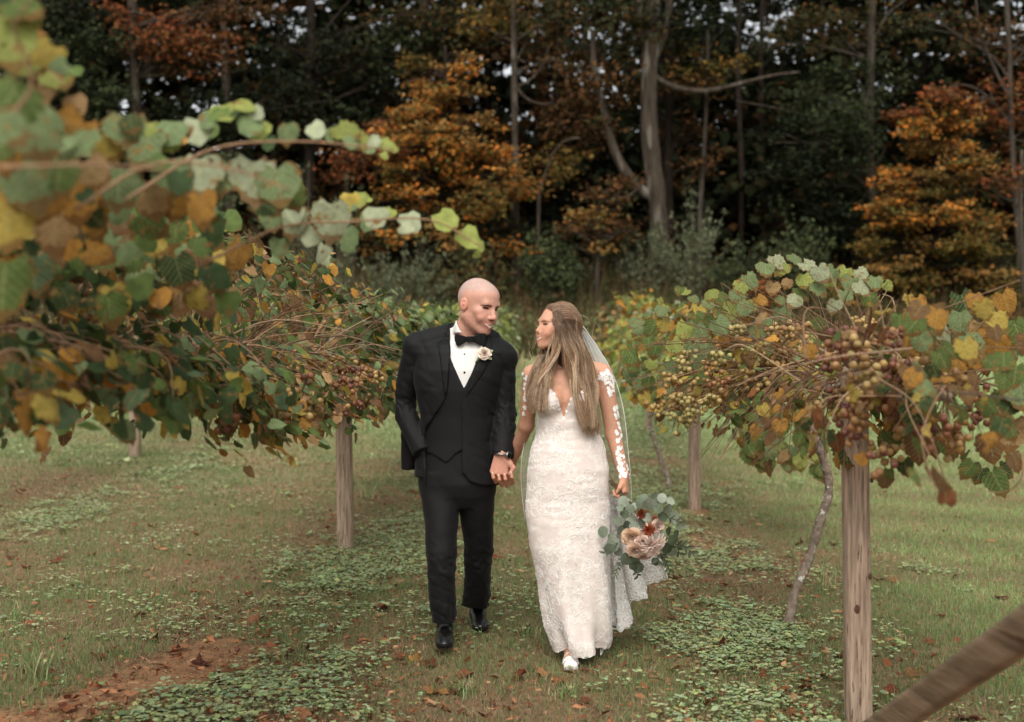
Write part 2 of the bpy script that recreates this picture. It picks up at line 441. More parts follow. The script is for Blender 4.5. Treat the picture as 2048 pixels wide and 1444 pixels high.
def post(label, x, y, top, wid, lean=(0, 0), rnd=0.0, knots=()):
    zb = float(H(np.array([x]), np.array([y]))[0])
    o = empty('trellis_post', (x, y, zb), label=label, category='post', group='wooden trellis posts')
    h = top - zb + 0.3
    nz = 40; ns = 32; mb = MB()
    th = np.arange(ns) * 2 * math.pi / ns
    sq = (np.abs(np.cos(th)) ** 10 + np.abs(np.sin(th)) ** 10) ** (-1 / 10) * (1 - rnd) + rnd
    V = []
    sd_ = random.uniform(0, 99)
    for k in range(nz):
        t = k / (nz - 1); z = -0.3 + h * t
        r = wid / 2 * sq * (1 + 0.02 * np.sin(th * 9 + sd_) + 0.03 * (vnoise(th * 3 + sd_, np.full(ns, z * 2.5)) - .5)) * (1.03 - 0.04 * t)
        V.append(np.stack([r * np.cos(th) + lean[0] * t * h, r * np.sin(th) + lean[1] * t * h, np.full(ns, z)], 1))
    i = np.arange(nz - 1)[:, None] * ns; j = np.arange(ns)[None]; j2 = (j + 1) % ns
    Q = np.stack([i + j, i + j2, i + ns + j2, i + ns + j], -1).reshape(-1, 4)
    V = np.concatenate(V); V = np.vstack([V, V[-ns:].mean(0)[None] + (0, 0, 0.004)])
    b = (nz - 1) * ns
    mb.add(V, Q, [(b + k, b + (k + 1) % ns, len(V) - 1) for k in range(ns)])
    me = mb.mesh('post_shaft', [WOOD], rnd > .25)
    obj('shaft', me, o)
    for (dx, z, r) in knots:
        kb = MB(); t = np.linspace(0, 1, 6)
        th2 = np.arange(12) * math.pi / 6
        v = [np.array((dx + r * q * math.cos(a) * .8, -wid / 2 * 1.0 - .0045 * (1 - q ** 3) - .0005, z + r * q * 1.25 * math.sin(a))) for q in (1, .7, .35) for a in th2] + [np.array((dx, -wid / 2 - .004, z))]
        qd = [(a * 12 + c, a * 12 + (c + 1) % 12, a * 12 + 12 + (c + 1) % 12, a * 12 + 12 + c) for a in range(2) for c in range(12)]
        tr = [(24 + c, 24 + (c + 1) % 12, 36) for c in range(12)]
        kb.add(np.array(v), qd, tr); obj('knot', kb.mesh('knot', [KNOT]), o)
    return o

post('thick grey wooden trellis post in front of the drooping grapes, nearest on the right row', XR(4.77) + 0.0, 4.77, 1.42, 0.096, (-0.012, 0), 0.15,
     ((.036, .98, .010), (.03, .60, .010), (-.022, .47, .015)))
post('brown trellis post standing in bare soil behind the bouquet', XR(10.9), 10.9, 1.42, 0.105, (-0.004, 0), 0.3, ((.0, .85, .012),))
post('slim trellis post of the right row past the bride, mostly behind leaves', XR(17.0), 17.0, 1.75, 0.10, (0, 0), 0.4)
post('pale far trellis post top showing above the leaves behind the bride', XR(29.5) + .03, 29.5, 2.55, 0.14, (0, 0), 0.5)
post('reddish brown trellis post standing beside the groom on clover', -1.235, 8.95, 1.5, 0.118, (-0.015, 0), 0.35, ())
post('distant grey trellis post under the foreground leaves on the left', -4.46, 14.2, 1.75, 0.125, (0, 0), 0.45)

def beam():
    a = np.array((1.385, 4.60, 0.02)); b = np.array((XR(2.0) + 0.03, 2.0, 1.31))
    o = empty('brace_beam', tuple(a), label='diagonal timber brace rising to the right edge from the thick post', category='beam')
    d = b - a; L = np.linalg.norm(d); d /= L
    s = np.cross(d, (0, 0, 1)); s /= np.linalg.norm(s); u = np.cross(s, d)
    ca, sa = math.cos(math.radians(24)), math.sin(math.radians(24)); s, u = s * ca - u * sa, s * sa + u * ca
    # square section with softened corners
    ns = 24; th = np.arange(ns) * 2 * math.pi / ns
    sq = (np.abs(np.cos(th)) ** 16 + np.abs(np.sin(th)) ** 16) ** (-1 / 16)
    nz = 60; V = []
    for k in range(nz):
        t = k / (nz - 1)
        r = 0.050 * sq * (1 + 0.02 * (vnoise(th * 4, np.full(ns, t * 30)) - .5))
        V.append((d * L * t)[None] + (r * np.cos(th))[:, None] * s + (r * np.sin(th))[:, None] * u)
    i = np.arange(nz - 1)[:, None] * ns; j = np.arange(ns)[None]; j2 = (j + 1) % ns
    Q = np.stack([i + j, i + j2, i + ns + j2, i + ns + j], -1).reshape(-1, 4)
    mb = MB(); V = np.concatenate(V); V = np.vstack([V, V[:ns].mean(0)[None], V[-ns:].mean(0)[None]])
    bb = (nz - 1) * ns
    mb.add(V, Q, [((k + 1) % ns, k, len(V) - 2) for k in range(ns)] + [(bb + k, bb + (k + 1) % ns, len(V) - 1) for k in range(ns)])
    bm = mat('beam_wood', lin(150, 130, 108), rough=0.85, spec=0.15, var=(3, 0.5, 1.3), stretch=(1.2, .9, 6), bump=(9, 0.9, 0.008),
             blot=[(4.0, 0.58, 0.75, lin(84, 62, 44))])
    obj('timber', mb.mesh('timber', [bm], False), o)
    # end post it leans on, outside the frame to the right
    post('end post holding the diagonal brace, beyond the right edge', XR(2.0) + .04, 1.93, 1.45, .12, (0, 0), .2)
beam()

WIRE = mat('wire', lin(120, 112, 105), rough=0.5, metal=0.6)
def wire(label, fx, z, y0, y1):
    mb = MB(); ys = np.linspace(y0, y1, 30)
    hz = H(np.array([fx(v) for v in ys]), ys)
    mb.tube(np.stack([fx(ys), ys, z + np.minimum(hz, 2.6)], 1), 0.0022, 4)
    obj('trellis_wire', mb.mesh('trellis_wire', [WIRE]), label=label, category='wire')
wire('taut trellis wire running through the vines on the right', XR, 1.36, 2.0, 29.4)
wire('taut trellis wire running through the vines behind the groom', XL, 1.38, 0.8, 29.4)

# ------------------------------------------------------------------ vine leaf shapes
def leaf_shape(n, seed, teeth=0.07, cup=0.2, simple=False):
    """returns verts (unit length, petiole at origin, tip +y, face +z), tris, edge weight"""
    r_ = np.random.default_rng(seed)
    t = np.linspace(0, 2 * math.pi, n, endpoint=False)      # 0 at the petiole notch
    # heart-shaped outline round (0,.4)
    rad = 0.50 + 0.025 * np.cos(3 * t + math.pi) + 0.04 * np.cos(t * 2)
    rad = rad * np.where(np.arange(n) % 2 == 0, 1 + teeth, 1 - teeth) * r_.uniform(0.95, 1.05, n)
    x = np.sin(t) * rad * 1.03; y = 0.42 - np.cos(t) * rad
    tip = np.exp(-((t - math.pi) / .3) ** 2); y += 0.12 * tip
    notch = np.exp(-(np.minimum(t, 2 * math.pi - t) / .28) ** 2); y += 0.28 * notch
    O = np.stack([x, y], 1); c = np.array((0, 0.3))
    M = c + (O - c) * 0.55
    A = np.vstack([c[None], M, O])
    z = -cup * np.abs(A[:, 0]) ** 1.3 + 0.0 - 0.22 * (A[:, 1] - .3) ** 2
    z += 0.05 * np.sin(A[:, 0] * 9 + seed) * np.cos(A[:, 1] * 8 + seed * 2)
    z[1 + n:] += r_.uniform(-.05, .05, n)
    V = np.column_stack([A, z])
    if simple:
        return np.vstack([V[:1], V[1 + n:]]), np.array([(0, 1 + k, 1 + (k + 1) % n) for k in range(n)]), np.ones(n + 1)
    T = []
    for k in range(n):
        k2 = (k + 1) % n
        T.append((0, 1 + k, 1 + k2)); T.append((1 + k, 1 + n + k, 1 + n + k2)); T.append((1 + k, 1 + n + k2, 1 + k2))
    e = np.concatenate([[0], np.full(n, .45), np.ones(n)])
    return V, np.array(T), e

def add_veins(m):
    """pale ribs and a browned rim in the leaf's own coordinates (petiole at 0, tip +y)"""
    t = m.node_tree; N = t.nodes; L = t.links; b = N['Principled BSDF']
    src = b.inputs['Base Color'].links[0].from_socket
    tc = N.new('ShaderNodeTexCoord'); sp = N.new('ShaderNodeSeparateXYZ'); L.new(tc.outputs['Object'], sp.inputs[0])
    def M(op, a, bb=None, c=None):
        n = N.new('ShaderNodeMath'); n.operation = op
        for i, v in enumerate((a, bb, c)):
            if v is None: continue
            if hasattr(v, 'links'): L.new(v, n.inputs[i])
            else: n.inputs[i].default_value = v
        return n.outputs[0]
    ax = M('ABSOLUTE', sp.outputs[0])
    rib = M('LESS_THAN', ax, .014)
    ph = M('FRACT', M('MULTIPLY', M('SUBTRACT', sp.outputs[1], M('MULTIPLY', ax, .85)), 6.0))
    lat = M('LESS_THAN', M('ABSOLUTE', M('SUBTRACT', ph, .5)), .055)
    v = M('MULTIPLY', M('MAXIMUM', rib, lat), .42)
    mx = N.new('ShaderNodeMix'); mx.data_type = 'RGBA'; L.new(v, mx.inputs[0]); L.new(src, mx.inputs[6]); mx.inputs[7].default_value = lin(176, 176, 122)
    dy = M('SUBTRACT', sp.outputs[1], .42); d = M('SQRT', M('ADD', M('MULTIPLY', dy, dy), M('MULTIPLY', ax, ax)))
    no = N.new('ShaderNodeTexNoise'); no.inputs['Scale'].default_value = 4.0; no.noise_dimensions = '4D'
    oi = N.new('ShaderNodeObjectInfo'); L.new(M('MULTIPLY', oi.outputs['Random'], 40.0), no.inputs['W']); L.new(tc.outputs['Object'], no.inputs['Vector'])
    e = M('MULTIPLY', M('GREATER_THAN', M('ADD', d, M('MULTIPLY', no.outputs[0], .5)), .72), .8)
    mx2 = N.new('ShaderNodeMix'); mx2.data_type = 'RGBA'; L.new(e, mx2.inputs[0]); L.new(mx.outputs[2], mx2.inputs[6]); mx2.inputs[7].default_value = lin(124, 88, 50)
    for l in list(src.links):
        if l.to_socket != mx.inputs[6]:
            ts = l.to_socket; L.remove(l); L.new(mx2.outputs[2], ts)
LEAF_BLOT = [(3.4, 0.56, 0.70, lin(146, 112, 62)), (5.5, 0.62, 0.70, lin(96, 68, 46))]
M_LEAF = mat('vine_leaf', objcol=True, rough=0.6, spec=0.12, transl=0.34, var=(9, .78, 1.18), bump=(16, .5, .04), blot=LEAF_BLOT)
add_veins(M_LEAF)
M_LEAFM = mat('vine_leaf_mass', attr=True, rough=0.6, spec=0.10, transl=0.25, var=(40, .75, 1.2), blot=[(30, .60, .68, lin(128, 96, 58))])
M_CANE = mat('vine_cane', attr=True, rough=0.8, spec=0.2, var=(60, .75, 1.2))
M_BARK = mat('vine_bark', lin(136, 120, 106), rough=0.9, spec=0.1, var=(30, .6, 1.2), bump=(45, 1.0, .012),
             blot=[(34, 0.60, 0.66, lin(196, 192, 182))])
LEAF_V = [leaf_shape(28, k, .05, cup=(.15, .3, .5, .1, .35, .6)[k]) for k in range(6)]
LEAF_ME = [mesh_np('leaf', v, [t], None, True, [M_LEAF]) for v, t, e in LEAF_V]
LEAF_S = [leaf_shape(10, 20 + k, .05, cup=(.2, .5, .35)[k], simple=True) for k in range(3)]

PAL = {
    'sage': (118, 134, 92), 'green': (92, 110, 58), 'dark': (62, 78, 46), 'lime': (146, 154, 82), 'yell': (172, 150, 72), 'ochre': (174, 126, 58),
    'brown': (120, 90, 62), 'tan': (164, 132, 92), 'pale': (160, 166, 134), 'rust': (124, 76, 50), 'blue': (86, 106, 76)}
def palette(names, n):
    a = linA([PAL[k] for k in names]); return a[rng.integers(0, len(a), n)] * rng.uniform(.8, 1.2, (n, 1))

def frame(nrm, tip):
    """rotation with +z = nrm and +y close to tip (arrays)"""
    z = nrm / (np.linalg.norm(nrm, axis=1)[:, None] + 1e-9)
    y = tip - (tip * z).sum(1)[:, None] * z; y /= np.linalg.norm(y, axis=1)[:, None] + 1e-9
    x = np.cross(y, z); return x, y, z

def put_leaves(root, pos, nrm, tip, size, col, nobj):
    x, y, z = frame(nrm, tip)
    ry = pos[:, 1]
    order = np.argsort(-(size / np.maximum(ry, .5)) * (rng.uniform(.6, 1, len(pos))))
    loc = np.array(root.location)
    for i in order[:nobj]:
        o = bpy.data.objects.new('leaf', LEAF_ME[rng.integers(0, 6)]); COL.objects.link(o); o.parent = root
        s = size[i]
        p = pos[i] - loc
        o.matrix_local = Matrix(((x[i, 0] * s, y[i, 0] * s, z[i, 0] * s, p[0]), (x[i, 1] * s, y[i, 1] * s, z[i, 1] * s, p[1]),
                                 (x[i, 2] * s, y[i, 2] * s, z[i, 2] * s, p[2]), (0, 0, 0, 1)))
        o.color = (*col[i], 1)
    rest = order[nobj:]
    if len(rest):
        V = []; T = []; C = []; n0 = 0
        which = rng.integers(0, 3, len(rest))
        for k in range(3):
            idx = rest[which == k]
            if not len(idx): continue
            lv, lt, le = LEAF_S[k]
            v = pos[idx][:, None] - loc + size[idx][:, None, None] * (lv[None, :, 0:1] * x[idx][:, None] + lv[None, :, 1:2] * y[idx][:, None] + lv[None, :, 2:3] * z[idx][:, None])
            V.append(v.reshape(-1, 3)); T.append((np.arange(len(idx))[:, None, None] * len(lv) + lt[None] + n0).reshape(-1, 3)); n0 += len(idx) * len(lv)
            C.append(np.repeat(col[idx], len(lv), 0))
        me = mesh_np('foliage', np.concatenate(V), [np.concatenate(T)], np.concatenate(C), True, [M_LEAFM])
        obj('foliage', me, root, kind='stuff')

# grapes
M_GRAPE = mat('grape_skin', objcol=True, rough=0.42, spec=0.4, sss=0.0, var=(1.2, .75, 1.2), bump=(25, .08, .02))
def grape_mesh():
    bm = bmesh.new(); bmesh.ops.create_icosphere(bm, subdivisions=2, radius=1.0)
    me = bpy.data.meshes.new('grape'); bm.to_mesh(me); bm.free()
    me.polygons.foreach_set('use_smooth', np.ones(len(me.polygons), bool)); me.materials.append(M_GRAPE); return me
GRAPE = grape_mesh()
GCOL = {'gold': linA([(168, 134, 80), (174, 144, 90), (150, 116, 68), (160, 136, 84), (140, 104, 64)]),
        'red': linA([(150, 104, 66), (128, 82, 56), (160, 120, 74), (112, 68, 52), (150, 114, 72), (104, 62, 50)]),
        'green': linA([(158, 148, 92), (166, 146, 92), (150, 132, 84)])}
def bunch(root, c, n, r, spread, pal, drop=1.0):
    """grape_bunch part (stalk mesh) with grapes as its pieces"""
    loc = np.array(root.location); mb = MB()
    top = np.asarray(c, float) - loc
    mb.tube(spline([top + (0, 0, .05), top + (random.gauss(0, .006), 0, 0), top + (random.gauss(0, .01), 0, -spread * drop)], 6), .0018, 4, col=lin(96, 74, 52)[:3])
    b = obj('grape_bunch', mb.mesh('stalk', [M_CANE]), root)
    pts = []
    tries = 0
    while len(pts) < n and tries < n * 60:
        tries += 1
        q = np.array((random.gauss(0, spread * .42), random.gauss(0, spread * .42), -abs(random.gauss(0, spread * .6)) * drop + spread * .25))
        if all(np.linalg.norm(q - p) > 1.72 * r for p in pts): pts.append(q)
    pc = GCOL[pal]
    for q in pts:
        g = bpy.data.objects.new('grape', GRAPE); COL.objects.link(g); g.parent = b
        g.location = top + q; s = r * random.uniform(.86, 1.08); g.scale = (s, s, s * random.uniform(.96, 1.06))
        g.rotation_euler = (random.uniform(0, 6), random.uniform(0, 6), 0)
        g.color = (*(pc[random.randrange(len(pc))] * random.uniform(.8, 1.15)), 1)
    return b

CANEC = linA([(134, 104, 80), (150, 120, 92), (112, 84, 64), (96, 70, 54), (158, 132, 106)])

def droop_leaf_frames(n, out, up=0.5):
    """leaf normals/tips for a hanging curtain; out = (n,3) outward direction"""
    nr = out * rng.uniform(.3, 1.0, (n, 1)) + np.array((0, 0, 1)) * rng.uniform(-.1, 1.0, (n, 1)) * up * 2 + rng.normal(0, .38, (n, 3))
    tp = np.array((0, 0, -1.0)) * rng.uniform(.5, 1.2, (n, 1)) + out * .3 + rng.normal(0, .45, (n, 3))
    return nr, tp

def vine(label, fx, y0, y1, zc, trunk=None, n_cane=60, n_leaf=500, leaf=(.06, .10), nobj=300, pal=('green', 'sage'), hang=0.45, reach=0.55, top=0.35,
         bunches=0, bpal='gold', br=.011, bn=9, side=0.0, seed=0, base=None, group='grape vines along the trellis', extra=None, zfun=None, leafbias=0.0):
    global rng
    rng = np.random.default_rng(seed); random.seed(seed)
    ym = (y0 + y1) / 2
    if base is None: base = (fx(ym), ym)
    zb = float(H(np.array([base[0]]), np.array([base[1]]))[0])
    root = empty('grape_vine', (base[0], base[1], zb), label=label, category='grape vine', group=group)
    loc = np.array(root.location)
    zg = lambda y: zc + (float(H(np.array([fx(y)]), np.array([y]))[0]) if zfun is None else zfun(y))
    if trunk is not None:
        mb = MB(); tp = spline(trunk, 44) - loc
        rr = np.linspace(.027, .021, 44) * (1 + .10 * np.sin(np.arange(44) * 1.9) + .10 * rng.normal(0, 1, 44).clip(-1, 1))
        mb.tube(tp, rr, 9); obj('trunk', mb.mesh('trunk', [M_BARK]), root)
    # cordon arms along the wire
    mb = MB(); n = 30; ys = np.linspace(y0, y1, n)
    cz = np.array([zg(v) for v in ys]) + .02 * np.sin(ys * 5 + seed)
    mb.tube(np.stack([np.array([fx(v) for v in ys]) + .02 * np.sin(ys * 7), ys, cz], 1) - loc, .013 + .006 * rng.random(n), 7)
    obj('cordon', mb.mesh('cordon', [M_BARK]), root)
    # canes
    mb = MB(); LP = []; LO = []
    for k in range(n_cane):
        y = rng.uniform(y0, y1); x = fx(y); z = zg(y)
        sgn = 1 if rng.random() < .5 + side * .5 else -1
        kind = rng.random()
        rch = reach * rng.uniform(.3, 1.1)
        dy = rng.normal(0, .28)
        if kind < .34:   # upright shoot
            pts = [(x, y, z), (x + sgn * rch * .15, y + dy * .3, z + top * .5), (x + sgn * rch * .5, y + dy, z + top * rng.uniform(.6, 1.1)), (x + sgn * rch * .8, y + dy * 1.6, z + top * rng.uniform(.3, .9))]
        else:            # arching and hanging
            h = hang * rng.uniform(.4, 1.1)
            pts = [(x, y, z), (x + sgn * rch * .4, y + dy * .4, z + rng.uniform(.0, .25) * top), (x + sgn * rch * .85, y + dy * .9, z - h * .25), (x + sgn * rch * 1.0, y + dy * 1.2, z - h)]
        c = spline(np.array(pts) + rng.normal(0, .03, (4, 3)), 12)
        mb.tube(c - loc, np.linspace(.0035, .0016, 12), 4, col=CANEC[rng.integers(0, 5)], cap=False)
        LP.append(c); LO.append(np.tile((sgn, -.25, 0), (12, 1)))
    obj('canes', mb.mesh('canes', [M_CANE]), root, kind='stuff')
    # leaves along the canes
    A = np.concatenate(LP); O = np.concatenate(LO)
    w_ = np.tile(np.linspace(.3, 1.2, 12) + leafbias, n_cane).clip(.05); w_ /= w_.sum()
    i = rng.choice(len(A), n_leaf, p=w_)
    pos = A[i] + rng.normal(0, .045, (n_leaf, 3)); nr, tp = droop_leaf_frames(n_leaf, O[i])
    size = rng.uniform(leaf[0], leaf[1], n_leaf); col = palette(pal, n_leaf)
    if extra is not None:
        ep, en, et, es, ec = extra
        size_o = size; pos = np.vstack([pos, ep]); nr = np.vstack([nr, en]); tp = np.vstack([tp, et]); size = np.concatenate([size, es]); col = np.vstack([col, ec])
    put_leaves(root, pos, nr, tp, size, col, nobj)
    for k in range(bunches):
        j = rng.integers(0, len(A)); p = A[j]
        j2 = np.array((fx(p[1]), p[1], zg(p[1])))
        p = j2 * .45 + p * .55 + rng.normal(0, .05, 3)
        bunch(root, p, rng.integers(bn - 4, bn + 5), br, .055, bpal)
    return root

def leaflist(items, d=0.0):
    """explicit leaves: (px, py, Y, size_px, tip angle deg in the picture, palette name, facing tilt)"""
    ep = []; en = []; et = []; es = []; ec = []
    for (px, py, Y, sp, ang, pn, fz) in items:
        s = sp / F * Y; a = math.radians(ang)
        tip = np.array((math.sin(a), random.uniform(-.25, .05), -math.cos(a)))
        ep.append(P(px, py, Y) - tip * s * .42); et.append(tip)
        en.append(np.array((random.gauss(0, .25), -1.0, fz + random.gauss(0, .15)))); es.append(s)
        ec.append(np.array(lin(*PAL[pn])[:3]) * random.uniform(.9, 1.12))
    return tuple(np.array(q) for q in (ep, en, et, es, ec))

def shoot(root, pts, r0=.004):
    mb = MB(); c = spline(np.array(pts), 24) - np.array(root.location)
    mb.tube(c, np.linspace(r0, r0 * .5, 24), 5, col=CANEC[1]); obj('cane', mb.mesh('cane', [M_CANE]), root)

# ---- left row, nearest vine: big soft leaves at the left edge
random.seed(3)
big = [(25, 70, 1.9, 150, 10, 'lime', .6), (20, 200, 1.7, 150, -20, 'green', .4), (110, 165, 2.1, 80, 30, 'lime', .9), (70, 250, 1.8, 150, 20, 'sage', .6), (150, 205, 2.1, 60, 10, 'tan', .2),
       (40, 20, 1.9, 100, 60, 'green', .8), (95, 110, 2.0, 90, -30, 'yell', .5), (105, 155, 2.1, 85, 0, 'tan', .3), (160, 290, 2.0, 120, -10, 'sage', .8), (60, 350, 1.9, 160, 15, 'sage', .5),
       (150, 385, 2.2, 120, 5, 'ochre', .2), (185, 340, 2.1, 90, 40, 'tan', .5), (90, 390, 2.0, 110, -15, 'ochre', .2), (210, 290, 2.2, 90, 30, 'yell', .6), (250, 260, 2.2, 110, 10, 'sage', .9),
       (30, 300, 1.9, 120, 0, 'ochre', .4), (20, 440, 1.9, 130, 0, 'yell', .3), (110, 455, 2.2, 110, 0, 'tan', .2), (190, 430, 2.3, 110, 20, 'ochre', .2), (240, 370, 2.3, 120, 0, 'sage', .6),
       (15, 560, 2.0, 150, 0, 'green', .3), (70, 540, 2.3, 110, 10, 'blue', .4), (60, 130, 2.0, 90, 20, 'lime', .7), (130, 240, 2.0, 80, 30, 'ochre', .4),
       # second shoot, pale leaves in a row
       (300, 300, 2.35, 110, 0, 'sage', .8), (345, 345, 2.3, 110, 5, 'sage', .6), (400, 345, 2.35, 120, 0, 'pale', .6), (450, 350, 2.4, 120, -5, 'sage', .6), (505, 355, 2.4, 125, 0, 'pale', .5), (555, 365, 2.4, 120, 10, 'sage', .5), (585, 385, 2.45, 70, 20, 'green', .4),
       (330, 280, 2.4, 90, -20, 'lime', .9), (350, 395, 2.4, 90, -10, 'ochre', .2), (400, 410, 2.5, 90, 0, 'ochre', .2), (300, 390, 2.4, 100, 20, 'tan', .3),
       # top shoot
       (300, 262, 2.7, 80, -40, 'lime', .9), (345, 265, 2.7, 85, 0, 'sage', .8), (395, 255, 2.7, 80, 10, 'pale', .7), (420, 235, 2.7, 60, 0, 'sage', .7), (450, 228, 2.7, 75, 20, 'lime', 1.0), (485, 212, 2.7, 55, 40, 'lime', .9), (510, 222, 2.7, 45, 30, 'pale', .8),
       (500, 245, 2.7, 70, 0, 'sage', .8), (520, 262, 2.75, 60, 10, 'lime', .6), (575, 262, 2.75, 58, 0, 'sage', .3), (630, 258, 2.8, 52, 30, 'pale', .6), (660, 265, 2.8, 40, 20, 'sage', .6), (690, 262, 2.8, 72, 50, 'lime', .9), (715, 280, 2.8, 60, 30, 'lime', .6), (745, 285, 2.8, 46, 40, 'pale', .7), (770, 288, 2.8, 42, 60, 'lime', .6), (785, 296, 2.8, 24, 60, 'lime', .6),
       # lower pale shoot towards the groom
       (590, 440, 3.1, 78, -5, 'pale', .4), (540, 440, 3.1, 60, 10, 'sage', .5), (662, 432, 3.05, 100, 0, 'pale', .35), (625, 470, 3.1, 60, -20, 'pale', .3), (695, 470, 3.2, 62, 10, 'sage', .5), (752, 432, 3.1, 66, 0, 'pale', .5), (820, 440, 3.15, 58, 20, 'pale', .6), (780, 425, 3.15, 34, -30, 'lime', .8), (888, 438, 3.2, 66, 40, 'lime', .8), (935, 470, 3.2, 62, 35, 'lime', .6), (958, 490, 3.2, 30, 20, 'lime', .6),
       (640, 500, 3.2, 50, -30, 'pale', .4), (700, 400, 3.2, 50, 0, 'yell', .6), (720, 395, 3.3, 40, 0, 'lime', .6), (560, 490, 3.1, 55, 0, 'sage', .3)]
big = [(a, b, c * (1.22 if c < 2.5 else 1.08), d * .84, e, f, g) for a, b, c, d, e, f, g in big]
big2 = list(big)
for (a, b, c, d, e, f, g) in big:
    for q in range(2): big2.append((a + random.gauss(0, 34 if a < 260 else 12), b + random.gauss(12, 30 if a < 260 else 9), c + random.uniform(-.1, .35), d * random.uniform(.5, .75), e + random.gauss(0, 30), random.choice([f, 'green', 'dark', 'green', 'ochre', 'dark', 'sage'] if a < 560 else [f, f, 'lime', 'sage']), g)) if (a < 260 and random.random() < .8) or random.random() < .42 else None
for k in range(90):
    big2.append((random.uniform(-20, 480), random.uniform(410, 610), random.uniform(3.0, 3.8), random.uniform(44, 76), random.gauss(0, 35), random.choice(['green', 'dark', 'ochre', 'yell', 'green', 'sage', 'brown', 'dark', 'dark']), random.uniform(.1, .8)))
L1 = vine('big blurred yellowing vine leaning in at the left edge of the picture', XL, 2.6, 4.6, 1.46, None, 150, 1700, (.048, .08), 300,
          ('green', 'dark', 'dark', 'sage', 'yell', 'ochre', 'blue', 'brown', 'green', 'dark', 'dark'), .10, .52, .55, 6, 'red', .0145, 9, .35, 11, base=(XL(2.6), 2.6), extra=leaflist(big2))
for pts in ([P(-60, 300, 2.0), P(60, 180, 2.0), P(30, 60, 1.95), P(60, 0, 1.9)], [P(150, 420, 2.4), P(300, 330, 2.4), P(450, 335, 2.4), P(580, 380, 2.45)],
            [P(250, 400, 2.6), P(420, 300, 2.7), P(600, 283, 2.75), P(790, 300, 2.8)], [P(420, 520, 2.9), P(560, 455, 3.1), P(700, 443, 3.1), P(860, 440, 3.2), P(965, 495, 3.2)],
            [P(0, 335, 1.9), P(180, 330, 2.0), P(330, 340, 2.1)]):
    shoot(L1, pts)
L2 = vine('grape laden yellow brown vine over the reddish post left of the groom', XL, 4.6, 8.8, 1.37, None, 200, 3000, (.042, .075), 300,
          ('green', 'sage', 'ochre', 'tan', 'yell', 'dark', 'brown', 'green', 'sage'), .21, .58, .60, 34, 'red', .0145, 10, .3, 12, base=(XL(5.6), 5.6), leafbias=-.1)
random.seed(41); locL = np.array(L2.location); mb = MB()
for k in range(80):     # bare canes showing on the aisle side
    y = random.uniform(4.3, 7.8); st = np.array((XL(y) + random.uniform(.0, .25), y, 1.38 + random.uniform(-.02, .12)))
    e = st + np.array((random.uniform(.15, .65), random.gauss(.3, .5), random.choice([random.uniform(-.28, .0), random.uniform(0, .35)])))
    m1 = st * .5 + e * .5 + np.array((0, 0, random.uniform(.02, .12)))
    mb.tube(spline([st, m1, e], 10) - locL, np.linspace(.0038, .0017, 10), 4, col=CANEC[random.randrange(5)] * random.uniform(.9, 1.3), cap=False)
obj('canes', mb.mesh('cane_tangle', [M_CANE]), L2, kind='stuff')
for k in range(30):
    y = random.uniform(4.4, 7.4); bunch(L2, (XL(y) + random.uniform(.3, .62), y, 1.36 + random.uniform(-.16, .10)), random.randint(6, 11), .0148, .058, random.choice(['red', 'gold', 'red', 'gold']))
L3 = vine('dense pale green vine right behind the groom shoulder', XL, 8.2, 13.6, 1.38, [(XL(13), 13, .1), (XL(13) + .05, 13, .5), (XL(13) - .04, 13, 1.0), (XL(13), 13, 1.4)], 150, 3600, (.07, .11), 300,
          ('sage', 'sage', 'pale', 'green', 'dark', 'sage', 'green', 'yell'), .40, .62, .46, 4, 'gold', .011, 8, .2, 13)
L4 = vine('bright green vine further along the row between the couple and the wood', XL, 13.6, 20.5, 1.36, None, 80, 1100, (.07, .12), 120, ('sage', 'lime', 'green', 'pale', 'lime'), .45, .55, .35, 0, seed=14)
L5 = vine('farthest yellow green vine seen above the gap between the two heads', XL, 20.5, 26, 1.1, None, 80, 1100, (.08, .14), 80, ('lime', 'lime', 'sage', 'pale'), .5, .65, .3, 0, seed=15)
# next row to the left
vine('distant vine with a leaning pale trunk at the far left', XLL, 9.5, 15.5, 1.36, [P(10, 782, 12.2), P(25, 740, 12.2), P(32, 700, 12.2), P(28, 660, 12.2)], 60, 700, (.07, .11), 80, ('sage', 'green', 'dark', 'yell', 'ochre'), .4, .5, .4, 0, seed=16, base=(P(10, 782, 12.2)[0], 12.2))
vine('distant vine with a bent trunk behind the far grey post', XLL, 15.5, 22, 1.36, [P(366, 868, 16.5), P(362, 845, 16.5), P(352, 830, 16.5), P(350, 780, 16.5)], 60, 700, (.07, .12), 60, ('sage', 'green', 'lime', 'yell'), .4, .5, .4, 0, seed=17, base=(P(366, 868, 16.5)[0], 16.5))

